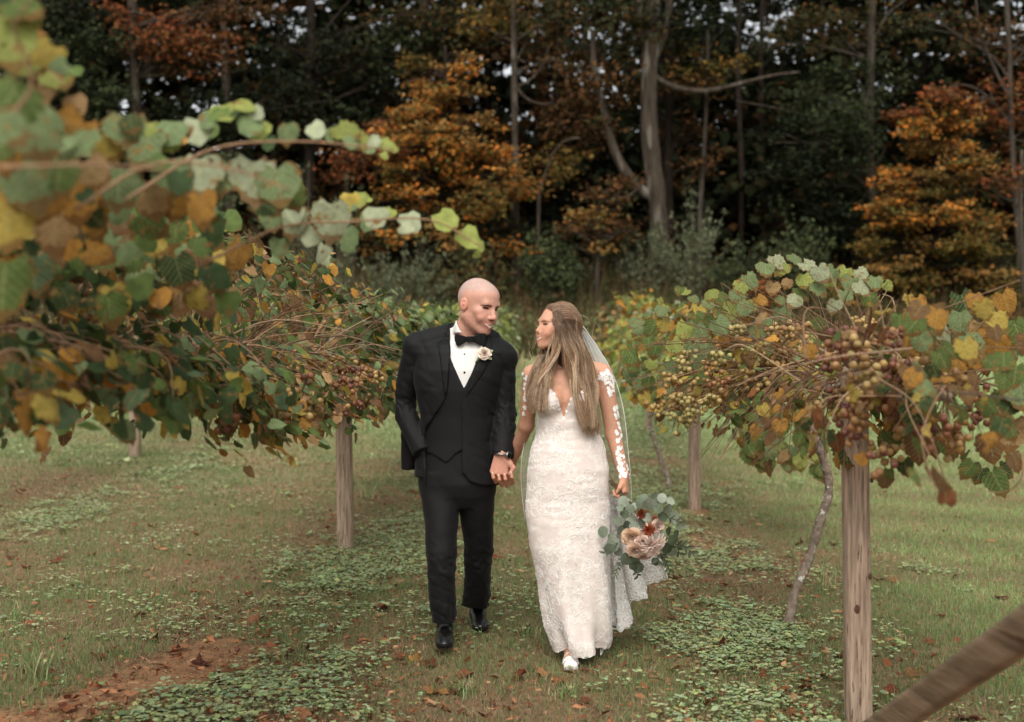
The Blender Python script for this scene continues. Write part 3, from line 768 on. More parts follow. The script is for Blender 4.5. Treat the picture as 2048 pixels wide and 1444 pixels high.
# ---- right row
TA = [P(1575, 1255, 6.45), P(1590, 1185, 6.48), P(1618, 1115, 6.5), P(1638, 1050, 6.5), P(1657, 985, 6.5), P(1652, 935, 6.5), P(1632, 880, 6.5), P(1608, 820, 6.5), P(1583, 765, 6.5)]
random.seed(5)
topA = []
for (px, py, sp, pn) in ((1550, 525, 40, 'pale'), (1585, 520, 34, 'sage'), (1530, 540, 42, 'sage'), (1500, 560, 40, 'sage'), (1480, 575, 36, 'lime'), (1565, 535, 36, 'lime'), (1612, 535, 40, 'pale'), (1640, 545, 42, 'pale'), (1665, 545, 36, 'sage'), (1690, 545, 36, 'lime'), (1720, 548, 34, 'pale'), (1610, 560, 40, 'lime'),
                         (1635, 575, 38, 'sage'), (1600, 585, 36, 'green'), (1575, 565, 26, 'tan'), (1545, 575, 34, 'tan'), (1690, 590, 34, 'sage'), (1720, 575, 40, 'pale'), (1750, 565, 36, 'sage'), (1775, 570, 24, 'lime'), (1740, 600, 36, 'green'), (1670, 610, 36, 'pale'), (1590, 600, 36, 'pale'), (1475, 595, 40, 'sage'),
                         (1445, 600, 40, 'green'), (1425, 590, 34, 'lime'), (1385, 600, 24, 'sage'), (1370, 585, 26, 'lime'), (1360, 580, 22, 'green'), (1415, 610, 30, 'sage'), (1460, 620, 40, 'lime'), (1490, 615, 36, 'sage'), (1520, 600, 30, 'ochre'), (1560, 600, 26, 'sage'), (1700, 565, 40, 'sage'), (1655, 560, 40, 'lime'),
                         (1440, 650, 46, 'sage'), (1400, 660, 40, 'sage'), (1470, 660, 50, 'green'), (1380, 700, 40, 'green'), (1350, 690, 40, 'lime'), (1345, 730, 40, 'sage'), (1410, 700, 44, 'sage')):
    topA.append((px, py, 6.5 + random.uniform(-.3, .3), sp, random.uniform(-40, 40), pn, random.uniform(.3, 1.1)))
for k in range(70): topA.append((random.uniform(1255, 1640), random.uniform(610, 800), random.uniform(6.3, 7.3), random.uniform(28, 44), random.uniform(-40, 40), random.choice(['sage', 'green', 'lime', 'sage', 'yell', 'green']), random.uniform(.2, 1.0)))
A = vine('sprawling bare caned vine with pale leaves on top and golden grapes beside the bride', XR, 5.6, 8.8, 1.32, TA, 34, 330, (.05, .085), 290,
         ('sage', 'green', 'yell', 'ochre', 'brown', 'tan'), .28, .5, .35, 0, 'gold', .0125, 10, -.5, 21, base=(TA[0][0], TA[0][1]), extra=leaflist(topA))
mb = MB(); random.seed(8); hd = P(1592, 745, 6.5); locA = np.array(A.location)
for k in range(95):      # fan of canes pulled to the aisle side
    u = random.random()
    e = P(1245 + 190 * u + random.gauss(0, 25), 720 + 210 * u ** .8 + random.gauss(0, 40), 6.5 + random.gauss(-.1, .35))
    st = hd + np.array((random.uniform(-.08, .12), random.uniform(-.4, .4), random.uniform(-.05, .06)))
    L_ = random.uniform(.45, 1.0); e = st + (e - st) * L_
    m1 = st * .5 + e * .5 + np.array((0, 0, random.uniform(.03, .13)))
    mb.tube(spline([st, m1, e], 12) - locA, np.linspace(.0036, .0016, 12), 4, col=CANEC[random.randrange(5)] * random.uniform(.8, 1.2), cap=False)
for k in range(60):      # upright fan
    e = P(random.uniform(1400, 1800), random.uniform(560, 670), 6.5 + random.gauss(0, .35))
    st = hd + np.array((random.uniform(-.15, .4), random.uniform(-.4, .4), random.uniform(-.03, .08)))
    m1 = st * .5 + e * .5 + np.array((random.gauss(0, .04), 0, random.uniform(-.02, .06)))
    mb.tube(spline([st, m1, e], 10) - locA, np.linspace(.004, .0018, 10), 4, col=CANEC[random.randrange(5)] * random.uniform(.8, 1.2), cap=False)
obj('canes', mb.mesh('cane_fan', [M_CANE]), A, kind='stuff')
for k in range(46):
    u = random.random()
    c = P(1320 + 300 * u + random.gauss(0, 20), 800 - 95 * u + random.gauss(0, 38), 6.3 + random.gauss(-.1, .15))
    bunch(A, c, random.randint(7, 13), .0140, .058, random.choice(['gold', 'gold', 'green', 'gold', 'red']))
for (px, py) in ((1545, 700), (1570, 690), (1600, 705), (1560, 730), (1590, 720), (1620, 690), (1585, 660), (1730, 645), (1740, 655), (1720, 640), (1600, 650)):
    bunch(A, P(px, py, 6.2 + random.gauss(0, .1)), 11, .0145, .058, 'gold')

nearB = []
random.seed(6)
for (px, py, sp, a, pn) in ((1690, 905, 66, 0, 'dark'), (1672, 880, 44, 10, 'rust'), (1722, 915, 34, 20, 'ochre'), (1770, 955, 46, -20, 'brown'), (1780, 945, 30, 10, 'green'), (1810, 930, 46, 10, 'dark'), (1860, 870, 80, 15, 'brown'), (1890, 885, 70, 0, 'green'), (1905, 880, 60, 30, 'rust'), (1960, 945, 50, -30, 'dark'), (1990, 960, 70, 20, 'green'), (2010, 940, 44, 60, 'dark'), (1940, 935, 50, -40, 'green'),
                            (1980, 890, 70, 10, 'brown'), (1840, 890, 70, 0, 'brown'), (1780, 880, 60, 0, 'green'), (1980, 810, 80, 10, 'tan'), (2020, 860, 90, -10, 'tan'), (1890, 760, 60, 10, 'pale'), (1930, 720, 80, 0, 'ochre'), (1960, 710, 80, 10, 'ochre'), (2000, 720, 80, 0, 'yell'), (1870, 640, 60, 20, 'lime'), (1850, 630, 50, 0, 'sage'),
                            (1890, 660, 60, 30, 'pale'), (1920, 640, 60, 0, 'sage'), (1830, 690, 60, 10, 'ochre'), (1700, 690, 40, 0, 'ochre'), (1620, 700, 40, 0, 'ochre'), (1660, 730, 50, 0, 'lime'), (2030, 660, 80, 10, 'green'), (2010, 600, 60, 20, 'ochre'), (1990, 640, 60, 0, 'yell'), (1840, 605, 44, 20, 'ochre'), (1800, 640, 50, 0, 'green'), (2035, 780, 90, 0, 'sage'), (2030, 920, 50, 20, 'brown'),
                            (1560, 850, 40, 0, 'ochre'), (1720, 745, 60, 10, 'green'), (1780, 680, 60, 0, 'lime'), (1750, 700, 50, 0, 'green'), (1950, 600, 50, 0, 'ochre'), (1960, 660, 60, 0, 'tan')):
    nearB.append((px, py, 4.5 + random.uniform(-.3, .4), sp * .85, a, pn, random.uniform(.1, .6)))
for k in range(60):
    px = random.uniform(1800, 2080); py = random.uniform(600, 860)
    nearB.append((px, py, random.uniform(3.7, 4.9), random.uniform(34, 56), random.uniform(-40, 40), random.choice(['ochre', 'brown', 'green', 'green', 'yell', 'dark', 'sage', 'dark']), random.uniform(.1, .8)))
B = vine('heavy vine of reddish grapes hanging around the thick grey post', XR, 3.7, 5.6, 1.34, None, 60, 260, (.045, .075), 300,
         ('green', 'ochre', 'brown', 'tan', 'yell', 'dark', 'rust'), .24, .32, .28, 0, 'red', .0135, 10, -.2, 22, base=(XR(3.9), 3.9), extra=leaflist(nearB))
random.seed(9)
for k in range(52):
    px = random.gauss(1800, 85); py = random.gauss(780, 75) + (px - 1800) * .1
    if px < 1640: px = 1640 + random.random() * 60
    py = min(max(py, 665), 920)
    bunch(B, P(px, py, 4.3 + random.gauss(0, .18)), random.randint(7, 13), .0145, .058, random.choice(['red', 'red', 'gold', 'gold']))
mb = MB(); locB = np.array(B.location)
for k in range(70):
    st = P(random.uniform(1600, 2000), random.uniform(690, 780), 4.5 + random.gauss(0, .35))
    e = st + np.array((random.gauss(-.05, .3), random.gauss(0, .2), random.choice([random.uniform(.05, .35), random.uniform(-.5, -.1), random.uniform(-.3, .1)])))
    m1 = st * .5 + e * .5 + np.array((random.gauss(0, .05), 0, random.uniform(0, .1)))
    mb.tube(spline([st, m1, e], 10) - locB, np.linspace(.0038, .0016, 10), 4, col=CANEC[random.randrange(5)] * random.uniform(.7, 1.2), cap=False)
obj('canes', mb.mesh('cane_tangle', [M_CANE]), B, kind='stuff')
for pts in ([P(2048, 900, 3.6), P(2040, 960, 3.6), P(2000, 985, 3.7), P(1930, 970, 3.8)], [P(1880, 620, 4.2), P(1960, 590, 4.0), P(2040, 560, 3.9)], [P(1850, 760, 4.2), P(1960, 740, 4.0), P(2060, 745, 3.8)]):
    shoot(B, pts, .0028)

C = vine('light green vine with a crooked trunk just right of the bride', XR, 9.4, 15.0, 1.36, [P(1345, 995, 12.1), P(1330, 940, 12.1), P(1312, 890, 12.1), P(1300, 840, 12.1), P(1310, 780, 12.1), P(1322, 735, 12.1)], 110, 1500, (.065, .105), 300,
         ('sage', 'lime', 'green', 'lime', 'pale', 'yell', 'ochre'), .40, .5, .45, 3, 'gold', .011, 7, -.3, 23, base=(P(1345, 995, 12.1)[0], 12.1))
random.seed(31)
low = [(random.uniform(1490, 1650), 0, 9.5, random.uniform(26, 40), random.uniform(-30, 30), random.choice(['green', 'sage', 'green', 'lime']), .3) for k in range(60)]
low = [(a[0], 800 + random.random() ** .8 * (130 if a[0] < 1600 else 150), *a[2:]) for a in low]
vine('trailing green shoots hanging low behind the curved vine trunk', lambda y: XR(y) + .5, 8.8, 10.6, 1.25, None, 14, 60, (.06, .1), 140, ('green', 'sage', 'lime', 'dark'), .5, .5, .1, 0, seed=24, extra=leaflist(low))
vine('yellow green vine further down the right row beside the far post', XR, 15.0, 22.0, 1.30, None, 80, 1100, (.075, .125), 100, ('lime', 'sage', 'lime', 'yell', 'ochre', 'green'), .45, .5, .5, 0, seed=25)
vine('small hazy vine at the far end of the right row', XR, 22.0, 27.0, .85, None, 80, 900, (.09, .14), 60, ('lime', 'sage', 'tan', 'brown'), .5, .5, .25, 0, seed=26)
# ------------------------------------------------------------------ woodland edge
M_TLEAF = mat('tree_leaf', attr=True, rough=0.7, spec=0.05, transl=0.25)
M_TBARK = mat('tree_bark', lin(72, 63, 54), rough=0.95, spec=0.1, var=(3.0, .5, 1.25), stretch=(3, 3, .6), bump=(6, 1.0, .05), blot=[(1.6, .56, .66, lin(104, 97, 88))])
M_DBARK = mat('dark_bark', lin(46, 38, 32), rough=0.95, spec=0.1, var=(3.0, .6, 1.3), stretch=(3, 3, .6))
M_PBARK = mat('pale_bark', lin(78, 70, 62), rough=0.95, spec=0.1, var=(2.4, .55, 1.2), stretch=(3, 3, .8))
TP = {'orange': [(196, 120, 50), (176, 104, 44), (200, 134, 62), (140, 96, 52), (172, 126, 66), (120, 108, 58), (96, 92, 52)],
      'gold': [(166, 124, 68), (148, 118, 68), (132, 112, 66), (172, 118, 64), (120, 104, 64), (150, 108, 60)],
      'olive': [(120, 104, 54), (104, 96, 52), (138, 112, 56), (150, 108, 52), (92, 88, 50)],
      'green': [(70, 78, 50), (60, 70, 46), (84, 90, 58), (54, 62, 44)],
      'dark': [(48, 56, 40), (40, 48, 36), (58, 64, 44), (66, 66, 42)],
      'brown': [(120, 84, 54), (104, 72, 48), (136, 96, 58), (92, 72, 48), (84, 78, 48)],
      'mixed': [(72, 76, 48), (96, 80, 48), (60, 62, 42), (112, 82, 48), (80, 84, 54)],
      'rust': [(150, 84, 50), (130, 76, 48), (112, 70, 46), (140, 100, 60), (96, 72, 48)],
      'grey': [(112, 118, 92), (96, 104, 78), (84, 92, 68), (126, 128, 100)]}

def leaf_cloud(centres, radii, counts, pal, size, flat=.35, sub=34, seed=0):
    r = np.random.default_rng(seed); PP = []
    for c, rad, n in zip(centres, radii, counts):
        m = max(3, n // sub)
        d = r.normal(0, 1, (m, 3)); d /= np.linalg.norm(d, axis=1)[:, None]
        q = c + d * (r.random((m, 1)) ** .45) * np.asarray(rad)
        k = r.integers(0, m, n)
        sr = (.30 if pal not in ('orange', 'gold', 'rust') else .36) * (np.mean(rad) / 1.2) ** .5
        PP.append(q[k] + r.normal(0, 1, (n, 3)) * (sr, sr, sr * (flat if pal not in ('orange', 'gold') else .30)))
    p = np.concatenate(PP); n = len(p)
    nr = r.normal(0, .55, (n, 3)) + (0, -.35, .9); nr /= np.linalg.norm(nr, axis=1)[:, None]
    tp = r.normal(0, 1, (n, 3)) + (0, 0, -.5)
    x, y, z = frame(nr, tp)
    s = size * r.uniform(.6, 1.3, n)[:, None]
    v = np.stack([p - y * s * .5, p + x * s * .38 + z * s * .1, p + y * s * .6, p - x * s * .38 + z * s * .1], 1)
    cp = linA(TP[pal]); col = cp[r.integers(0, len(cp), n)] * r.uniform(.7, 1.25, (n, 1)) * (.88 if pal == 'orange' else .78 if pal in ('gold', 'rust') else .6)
    return v.reshape(-1, 3), np.arange(n * 4).reshape(-1, 4), np.repeat(col, 4, 0)

def pxy(px, py, Y): return P(px, py, Y)
NT = 0
def tree(label, Y, path, r0, r1, clumps=(), bark=None, size=.13, limbs=(), name='broadleaf_tree', group='trees at the edge of the wood', autolimb=True, dens=1.0):
    """path: trunk in photo pixels at depth Y from the base up; clumps: (px, py, rx_px, rz_px, n, palette, dY)"""
    global NT; NT += 1; random.seed(100 + NT)
    b = P(path[0][0], path[0][1], Y); zb = float(H(b[:1], b[1:2])[0])
    root = empty(name, (b[0], Y, zb), label=label, category='tree', group=group); loc = np.array(root.location)
    pts = [np.array((b[0], Y, zb - .2))] + [P(a[0], a[1], Y + (a[2] if len(a) > 2 else 0)) for a in path[1:]]
    c = spline(pts, 26); mb = MB()
    mb.tube(c - loc, np.linspace(r0, r1, 26) * (1 + .06 * np.array([random.gauss(0, 1) for _ in range(26)])) * np.array([1.25] + [1.0] * 25), 10)
    bark = bark or M_TBARK
    obj('trunk', mb.mesh('trunk', [bark]), root)
    for (lp, la, lb) in limbs:
        mb = MB(); q = spline([P(a[0], a[1], Y + (a[2] if len(a) > 2 else 0)) for a in lp], 16)
        mb.tube(q - loc, np.linspace(la, lb, 16), 7); obj('limb', mb.mesh('limb', [bark]), root)
    if clumps:
        cs = []; rs = []; ns = []
        mbs = MB()
        VV = []; QQ = []; CC = []; n0 = 0
        for i, (px, py, rx, rz, n, pal, dY) in enumerate(clumps):
            ctr = P(px, py, Y + dY); k = (Y + dY) / F
            v, q, col = leaf_cloud([ctr - loc], [(rx * k, rx * k * .8, rz * k)], [int(n * dens * (.72 if pal in ('orange', 'gold') else 1))], pal, size, seed=NT * 50 + i)
            VV.append(v); QQ.append(q + n0); CC.append(col); n0 += len(v)
            if autolimb:
                j = np.argmin(np.abs(c[:, 2] - (ctr[2] - rx * k * .5))); st = c[j]
                for kk in range(3):
                    e = ctr + np.array((random.gauss(0, rx * k * .5), random.gauss(0, rx * k * .4), random.gauss(0, rz * k * .5)))
                    m1 = st * .5 + e * .5 + np.array((random.gauss(0, .15), 0, random.uniform(-.1, .25)))
                    mbs.tube(spline([st, m1, e], 9) - loc, np.linspace(max(r1 * .5, .03), .012, 9), 5, cap=False)
        if mbs.n: obj('limbs', mbs.mesh('limbs', [bark]), root)
        obj('crown', mesh_np('crown', np.concatenate(VV), [np.concatenate(QQ)], np.concatenate(CC), False, [M_TLEAF]), root)
    return root

def sprays(cx, y0, y1, w0, w1, n, pals, seed, dY=1.3):
    """loose tiers of foliage inside a cone, top to bottom"""
    q = random.Random(seed); out = []
    for k in range(n):
        t = q.random() ** .8; y = y0 + (y1 - y0) * t; w_ = w0 + (w1 - w0) * t
        x = cx + q.uniform(-1, 1) * w_; rx = q.uniform(22, 58) * (.6 + .5 * t)
        p = pals[min(len(pals) - 1, int(t * len(pals)))]
        out.append((x, y + abs(x - cx) * .12, rx, rx * q.uniform(.35, .8), int(rx * q.uniform(3.0, 5.2)), q.choice(p), q.uniform(-dY, dY * .6)))
    return out
tree('bright orange layered maple glowing above and left of the bride', 29.5, [(905, 600), (905, 450), (900, 330), (895, 200), (890, 90)], .10, .03,
     sprays(885, 95, 480, 60, 178, 92, [['gold', 'olive', 'orange'], ['orange', 'gold', 'orange'], ['orange', 'orange', 'gold', 'rust'], ['orange', 'olive', 'gold', 'orange'], ['olive', 'gold', 'orange', 'mixed']], 4) + [(700, 330, 60, 40, 350, 'rust', .3), (760, 260, 50, 30, 250, 'rust', .3)], M_DBARK, size=.115, dens=1.5)
tree('slender grey trunk rising straight through the orange maple', 30.5, [(1034, 610), (1032, 480), (1030, 300), (1028, 120), (1026, -60)], .11, .07,
     [(1080, 40, 120, 60, 800, 'mixed', .5), (1000, 60, 90, 50, 500, 'olive', .6), (1130, 110, 90, 60, 600, 'brown', .5)], M_TBARK,
     limbs=[([(1030, 170), (1050, 195), (1080, 208), (1110, 205)], .05, .02), ([(1030, 175), (1060, 160), (1085, 130), (1100, 90)], .05, .02)])
tree('tall forked oak with a mottled trunk and pale curving limb', 30, [(1322, 600), (1320, 495), (1314, 400), (1300, 280), (1298, 150), (1308, 0), (1320, -160)], .27, .17,
     [(1250, 60, 130, 60, 1100, 'mixed', .5), (1360, 40, 110, 60, 900, 'dark', .6), (1210, 180, 110, 60, 1000, 'brown', .4), (1420, 130, 90, 50, 500, 'olive', .7), (1300, -60, 220, 70, 900, 'green', .5), (1160, 250, 90, 60, 700, 'brown', .6), (1380, 180, 70, 50, 350, 'brown', .8)], M_TBARK,
     limbs=[([(1308, 392), (1278, 378), (1248, 340), (1226, 295), (1212, 240), (1190, 150), (1185, 60)], .17, .07), ([(1302, 150), (1350, 175), (1410, 182), (1470, 170), (1540, 152), (1600, 144)], .10, .03),
            ([(1300, 130), (1330, 60), (1345, -40)], .14, .08), ([(1298, 120), (1280, 40), (1282, -60)], .12, .08)], autolimb=False)
tree('bent sapling arching beneath the pale oak limb', 29.6, [(1075, 610), (1078, 400), (1085, 365), (1105, 310), (1130, 282), (1160, 275)], .05, .02, [(1120, 330, 60, 40, 350, 'olive', .3), (1060, 360, 60, 60, 400, 'gold', .3)], M_TBARK, autolimb=False)
tree('reddish young trunk close behind the forked oak', 32, [(1340, 600), (1338, 430), (1336, 300), (1340, 180), (1342, 60)], .14, .10, [(1360, 330, 60, 60, 350, 'brown', .4), (1380, 260, 70, 40, 300, 'brown', .4)], M_DBARK)
tree('pale straight slim trunk right of the forked oak', 31, [(1398, 600), (1400, 430), (1408, 300), (1413, 200), (1416, 60)], .07, .04, [(1410, 330, 50, 50, 250, 'brown', .3), (1400, 90, 60, 50, 250, 'dark', .5)], M_PBARK)
tree('small brown leaved maple in front of the dark wood above the bride', 28.5, [(1195, 610), (1194, 570), (1196, 500), (1198, 440), (1200, 390)], .055, .02,
     [(1190, 430, 80, 26, 420, 'gold', 0), (1230, 455, 60, 22, 300, 'brown', 0), (1160, 462, 70, 22, 320, 'brown', 0), (1200, 490, 50, 18, 220, 'gold', 0), (1210, 395, 50, 24, 260, 'brown', 0), (1250, 380, 50, 30, 200, 'brown', .3)], M_PBARK, size=.12)
tree('dark leafy tree with a grey trunk behind the right vine', 30.5, [(1745, 620), (1742, 430), (1738, 250), (1742, 100), (1745, -80)], .13, .10,
     [(1650, 230, 120, 55, 1200, 'green', -.4), (1620, 320, 120, 55, 1100, 'dark', -.3), (1700, 300, 90, 60, 700, 'green', -.3), (1640, 400, 120, 50, 1000, 'dark', 0), (1700, 430, 100, 50, 700, 'dark', .2), (1620, 480, 120, 50, 800, 'dark', .3), (1700, 170, 110, 50, 800, 'green', 0), (1560, 260, 70, 40, 350, 'dark', .2),
      (1730, 40, 120, 60, 700, 'mixed', .3), (1600, 60, 110, 50, 700, 'mixed', .4)], M_PBARK)
tree('tall orange and olive maple filling the right side above the grapes', 28.8, [(1862, 640), (1862, 520), (1866, 400), (1868, 300), (1870, 190)], .12, .04,
     sprays(1868, 175, 640, 55, 170, 110, [['orange', 'orange', 'rust'], ['orange', 'gold', 'orange'], ['gold', 'orange', 'olive'], ['gold', 'olive', 'olive'], ['olive', 'gold', 'olive']], 5), M_DBARK, size=.11, dens=1.5)
tree('rusty leaved tree at the far right with pale upper branches', 30.5, [(2040, 650), (2038, 500), (2030, 380), (2022, 250), (2018, 100), (2010, -60)], .085, .06,
     [(1990, 200, 80, 60, 500, 'rust', .2), (2040, 250, 70, 60, 500, 'rust', .2), (1960, 60, 110, 60, 500, 'brown', .4), (2050, 80, 90, 60, 400, 'brown', .4), (2030, 370, 50, 60, 260, 'rust', .2), (1880, 60, 80, 60, 350, 'mixed', .5)], M_PBARK,
     limbs=[([(2022, 200), (1990, 140), (1960, 60), (1950, -20)], .05, .02), ([(2020, 160), (1980, 110), (1900, 60), (1850, 10)], .04, .015), ([(2024, 250), (1970, 190), (1930, 170), (1890, 175)], .04, .012)])
tree('thin pale stem standing at the extreme right edge of the wood', 27.8, [(2046, 650), (2045, 520), (2042, 420), (2044, 300)], .05, .04, [(2060, 330, 50, 60, 200, 'rust', .2)], M_PBARK)
tree('dark trunk with drooping copper foliage at upper left', 30, [(278, 600), (276, 300), (272, 200), (266, 80), (262, -60)], .12, .10,
     [(300, 60, 80, 50, 600, 'rust', 0), (380, 100, 90, 50, 800, 'rust', -.2), (330, 110, 70, 40, 500, 'brown', 0), (420, 60, 80, 50, 500, 'brown', .2), (260, 30, 60, 50, 400, 'rust', .2), (440, 130, 60, 30, 250, 'brown', .3), (480, 20, 80, 40, 400, 'brown', .3)], M_TBARK)
tree('dark green tree behind the blurred vine leaves at the left edge', 29, [(70, 600), (70, 350), (75, 200), (80, 50), (80, -80)], .14, .10,
     [(60, 60, 110, 60, 1000, 'green', 0), (150, 110, 100, 60, 900, 'green', 0), (170, 30, 90, 50, 700, 'dark', .2), (190, 200, 90, 60, 800, 'green', 0), (120, 200, 90, 50, 600, 'dark', .2), (230, 260, 80, 50, 600, 'green', -.2), (40, 150, 80, 60, 500, 'dark', .3)], M_DBARK)
tree('shadowed trunk with a pale scar between the left trees', 32, [(462, 600), (458, 350), (454, 200), (448, 60), (446, -60)], .12, .10,
     [(500, 240, 110, 60, 800, 'dark', .2), (400, 220, 90, 50, 600, 'green', 0), (560, 180, 100, 60, 700, 'dark', .4), (430, 260, 80, 40, 500, 'green', -.3)], M_TBARK)
tree('deep green tree in shade above the shoot tips', 33, [(620, 600), (618, 300), (622, 150), (620, -60)], .15, .12,
     [(620, 240, 120, 60, 900, 'dark', 0), (700, 180, 110, 60, 800, 'dark', .3), (660, 110, 120, 50, 700, 'dark', .3), (580, 80, 110, 50, 600, 'dark', .3), (760, 120, 100, 60, 600, 'green', .3), (680, 260, 80, 40, 500, 'green', -.2), (780, 40, 110, 50, 500, 'mixed', .4)], M_DBARK)
tree('tall tree with olive top above the orange maple', 33.5, [(845, 600), (846, 300), (850, 100), (850, -80)], .15, .12,
     [(870, 50, 110, 50, 700, 'mixed', 0), (960, 40, 100, 50, 600, 'olive', 0), (800, 90, 90, 50, 500, 'green', 0), (900, 110, 110, 50, 700, 'mixed', 0)], M_DBARK)
for i, (px, lab) in enumerate(((1480, 'thin shadowed trunk in the dark gap left of the evergreen foliage'), (1525, 'second thin shadowed trunk deep inside the dark gap'), (1175, 'thin dark stem left of the small brown maple'), (1118, 'slim dark stem under the bent sapling'), (560, 'dim straight trunk above the left vine shoots'))):
    tree(lab, 35 + i * .7, [(px, 600), (px + 3, 350), (px - 4, 150), (px + 2, -40)], .09, .06, [(px + 20, 90, 110, 60, 120 if 1400 < px < 1560 else 500, 'dark', .3), (px, -10, 130, 60, 60 if 1400 < px < 1560 else 400, 'mixed', .3)], M_DBARK, dens=1.0)

# deep wood that reads as one mass
def deep_wood():
    r = np.random.default_rng(77)
    V = []; Q = []; C = []; n0 = 0; mb = MB()
    for k in range(270):
        y = r.uniform(34, 62); x = r.uniform(-.52, .52) * y if k < 215 else r.choice([-1, 1]) * r.uniform(.45, .8) * y
        zb = float(H(np.array([x]), np.array([y]))[0]); h = r.uniform(13, 17)
        ppx = 1024 + x / y * F
        if 1425 < ppx < 1570 or 1165 < ppx < 1240 or 1890 < ppx < 2020: h *= .32
        tp_ = np.array([(x, y, zb - .3), (x + r.normal(0, .3), y, zb + h * .5), (x + r.normal(0, .6), y, zb + h)]); tr_ = np.array([.12, .09, .04]) * r.uniform(.6, 1.3)
        if k % 3 == 0: mb.tube(tp_, tr_, 6, col=lin(38, 31, 26)[:3], cap=False)
        cs = []; rs = []; ns = []
        for q in range(10):
            t = r.uniform(.03, 1.0) if q else .05
            cs.append((x + r.normal(0, 1.3), y + r.normal(0, 1.0), zb + h * t)); rs.append((1.7, 1.5, 1.0)); ns.append(74)
        v, qd, c = leaf_cloud(np.array(cs), rs, ns, ['dark', 'dark', 'green', 'mixed', 'brown'][r.integers(0, 5)], .40, .5, 14, seed=1000 + k)
        V.append(v); Q.append(qd + n0); C.append(c * .55); n0 += len(v)  # same leaf colours darkened to stand for shade inside the wood
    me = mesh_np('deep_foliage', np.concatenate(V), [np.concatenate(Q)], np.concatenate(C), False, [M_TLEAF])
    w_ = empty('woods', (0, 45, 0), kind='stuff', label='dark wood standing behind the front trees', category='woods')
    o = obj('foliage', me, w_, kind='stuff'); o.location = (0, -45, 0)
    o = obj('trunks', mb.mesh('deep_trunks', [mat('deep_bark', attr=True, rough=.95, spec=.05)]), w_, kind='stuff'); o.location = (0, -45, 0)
deep_wood()

# ------------------------------------------------------------------ shrubs and the weedy strip at the wood's foot
def shrub(label, px, py, Y, w_px, h_px, n, pal, size, seed, spiky=False, name='shrub'):
    random.seed(seed); k = Y / F
    b = P(px, py, Y); zb = float(H(b[:1], b[1:2])[0])
    root = empty(name, (b[0], Y, zb), label=label, category='shrub', group='shrubs along the foot of the wood'); loc = np.array(root.location)
    mb = MB(); PP = []
    hh = (py - (py - h_px)) * k
    for i in range(34):
        a = random.uniform(0, 6.28); t = random.random() ** .6 * w_px * k * .5
        e = np.array((math.cos(a) * t, math.sin(a) * t * .7, hh * random.uniform(.55, 1.05) * (1 - .35 * (t / (w_px * k * .5)) ** 2)))
        c = spline([np.array((e[0] * .25, e[1] * .25, -.1)), e * .55 + np.array((0, 0, .1)), e], 8)
        mb.tube(c, np.linspace(.014, .004, 8), 4, col=lin(92, 84, 64)[:3], cap=False); PP.append(c[1:])
    obj('stems', mb.mesh('stems', [M_CANE]), root)
    A_ = np.concatenate(PP); r = np.random.default_rng(seed)
    i = r.integers(0, len(A_), n); p = A_[i] + r.normal(0, .10 if not spiky else .05, (n, 3))
    nr = r.normal(0, .7, (n, 3)) + (0, -.4, .5); tp = r.normal(0, .5, (n, 3)) + (0, 0, .9 if spiky else -.2)
    x, y, z = frame(nr, tp); s = size * r.uniform(.6, 1.3, n)[:, None]; wd = .16 if spiky else .36
    v = np.stack([p - y * s * .5, p + x * s * wd, p + y * s * .6, p - x * s * wd], 1)
    cp = linA(TP[pal]); col = cp[r.integers(0, len(cp), n)] * r.uniform(.75, 1.25, (n, 1))
    obj('foliage', mesh_np('foliage', v.reshape(-1, 3), [np.arange(n * 4).reshape(-1, 4)], np.repeat(col, 4, 0), False, [M_TLEAF]), root, kind='stuff')
shrub('grey green willowy shrub in front of the forked oak', 1385, 620, 28.6, 170, 250, 2600, 'grey', .11, 1, True)
shrub('lower grey green shrub left of the willowy one', 1285, 620, 28.8, 130, 190, 1700, 'grey', .11, 2, True)
shrub('loose green shrub right of the willowy one', 1480, 620, 28.3, 150, 150, 1300, 'green', .12, 3)
shrub('dark weedy shrub under the evergreen foliage', 1590, 620, 28.6, 170, 200, 1500, 'green', .12, 4)
shrub('hazy olive thicket above the groom and left of the maple foot', 800, 640, 27.6, 230, 190, 3000, 'grey', .10, 5, True)
shrub('brown olive thicket at the foot of the orange maple', 940, 630, 28.2, 190, 160, 2000, 'mixed', .11, 6)
shrub('green bramble clump behind the bride and the small maple', 1110, 630, 28.4, 170, 170, 1900, 'green', .12, 7)
shrub('rusty small bush half hidden behind the pale vine leaves', 1530, 620, 27.8, 60, 110, 420, 'rust', .12, 8)
shrub('tall feathery weed behind the left vine shoots', 690, 690, 25.5, 120, 400, 1100, 'grey', .10, 9, True)
shrub('second feathery weed left of the tall one', 610, 690, 25.8, 100, 400, 1000, 'grey', .10, 10, True)
shrub('leafy weed clump behind the upper left leaves', 430, 680, 26.5, 200, 400, 2200, 'green', .12, 11)
shrub('scrubby bush at the left edge behind the row', 200, 680, 27.0, 260, 360, 2200, 'mixed', .12, 12)
shrub('olive bush under the right maple', 1700, 640, 28.0, 140, 100, 900, 'olive', .12, 13)
shrub('dark bush by the far right stems', 2000, 650, 28.4, 140, 120, 900, 'mixed', .12, 14)

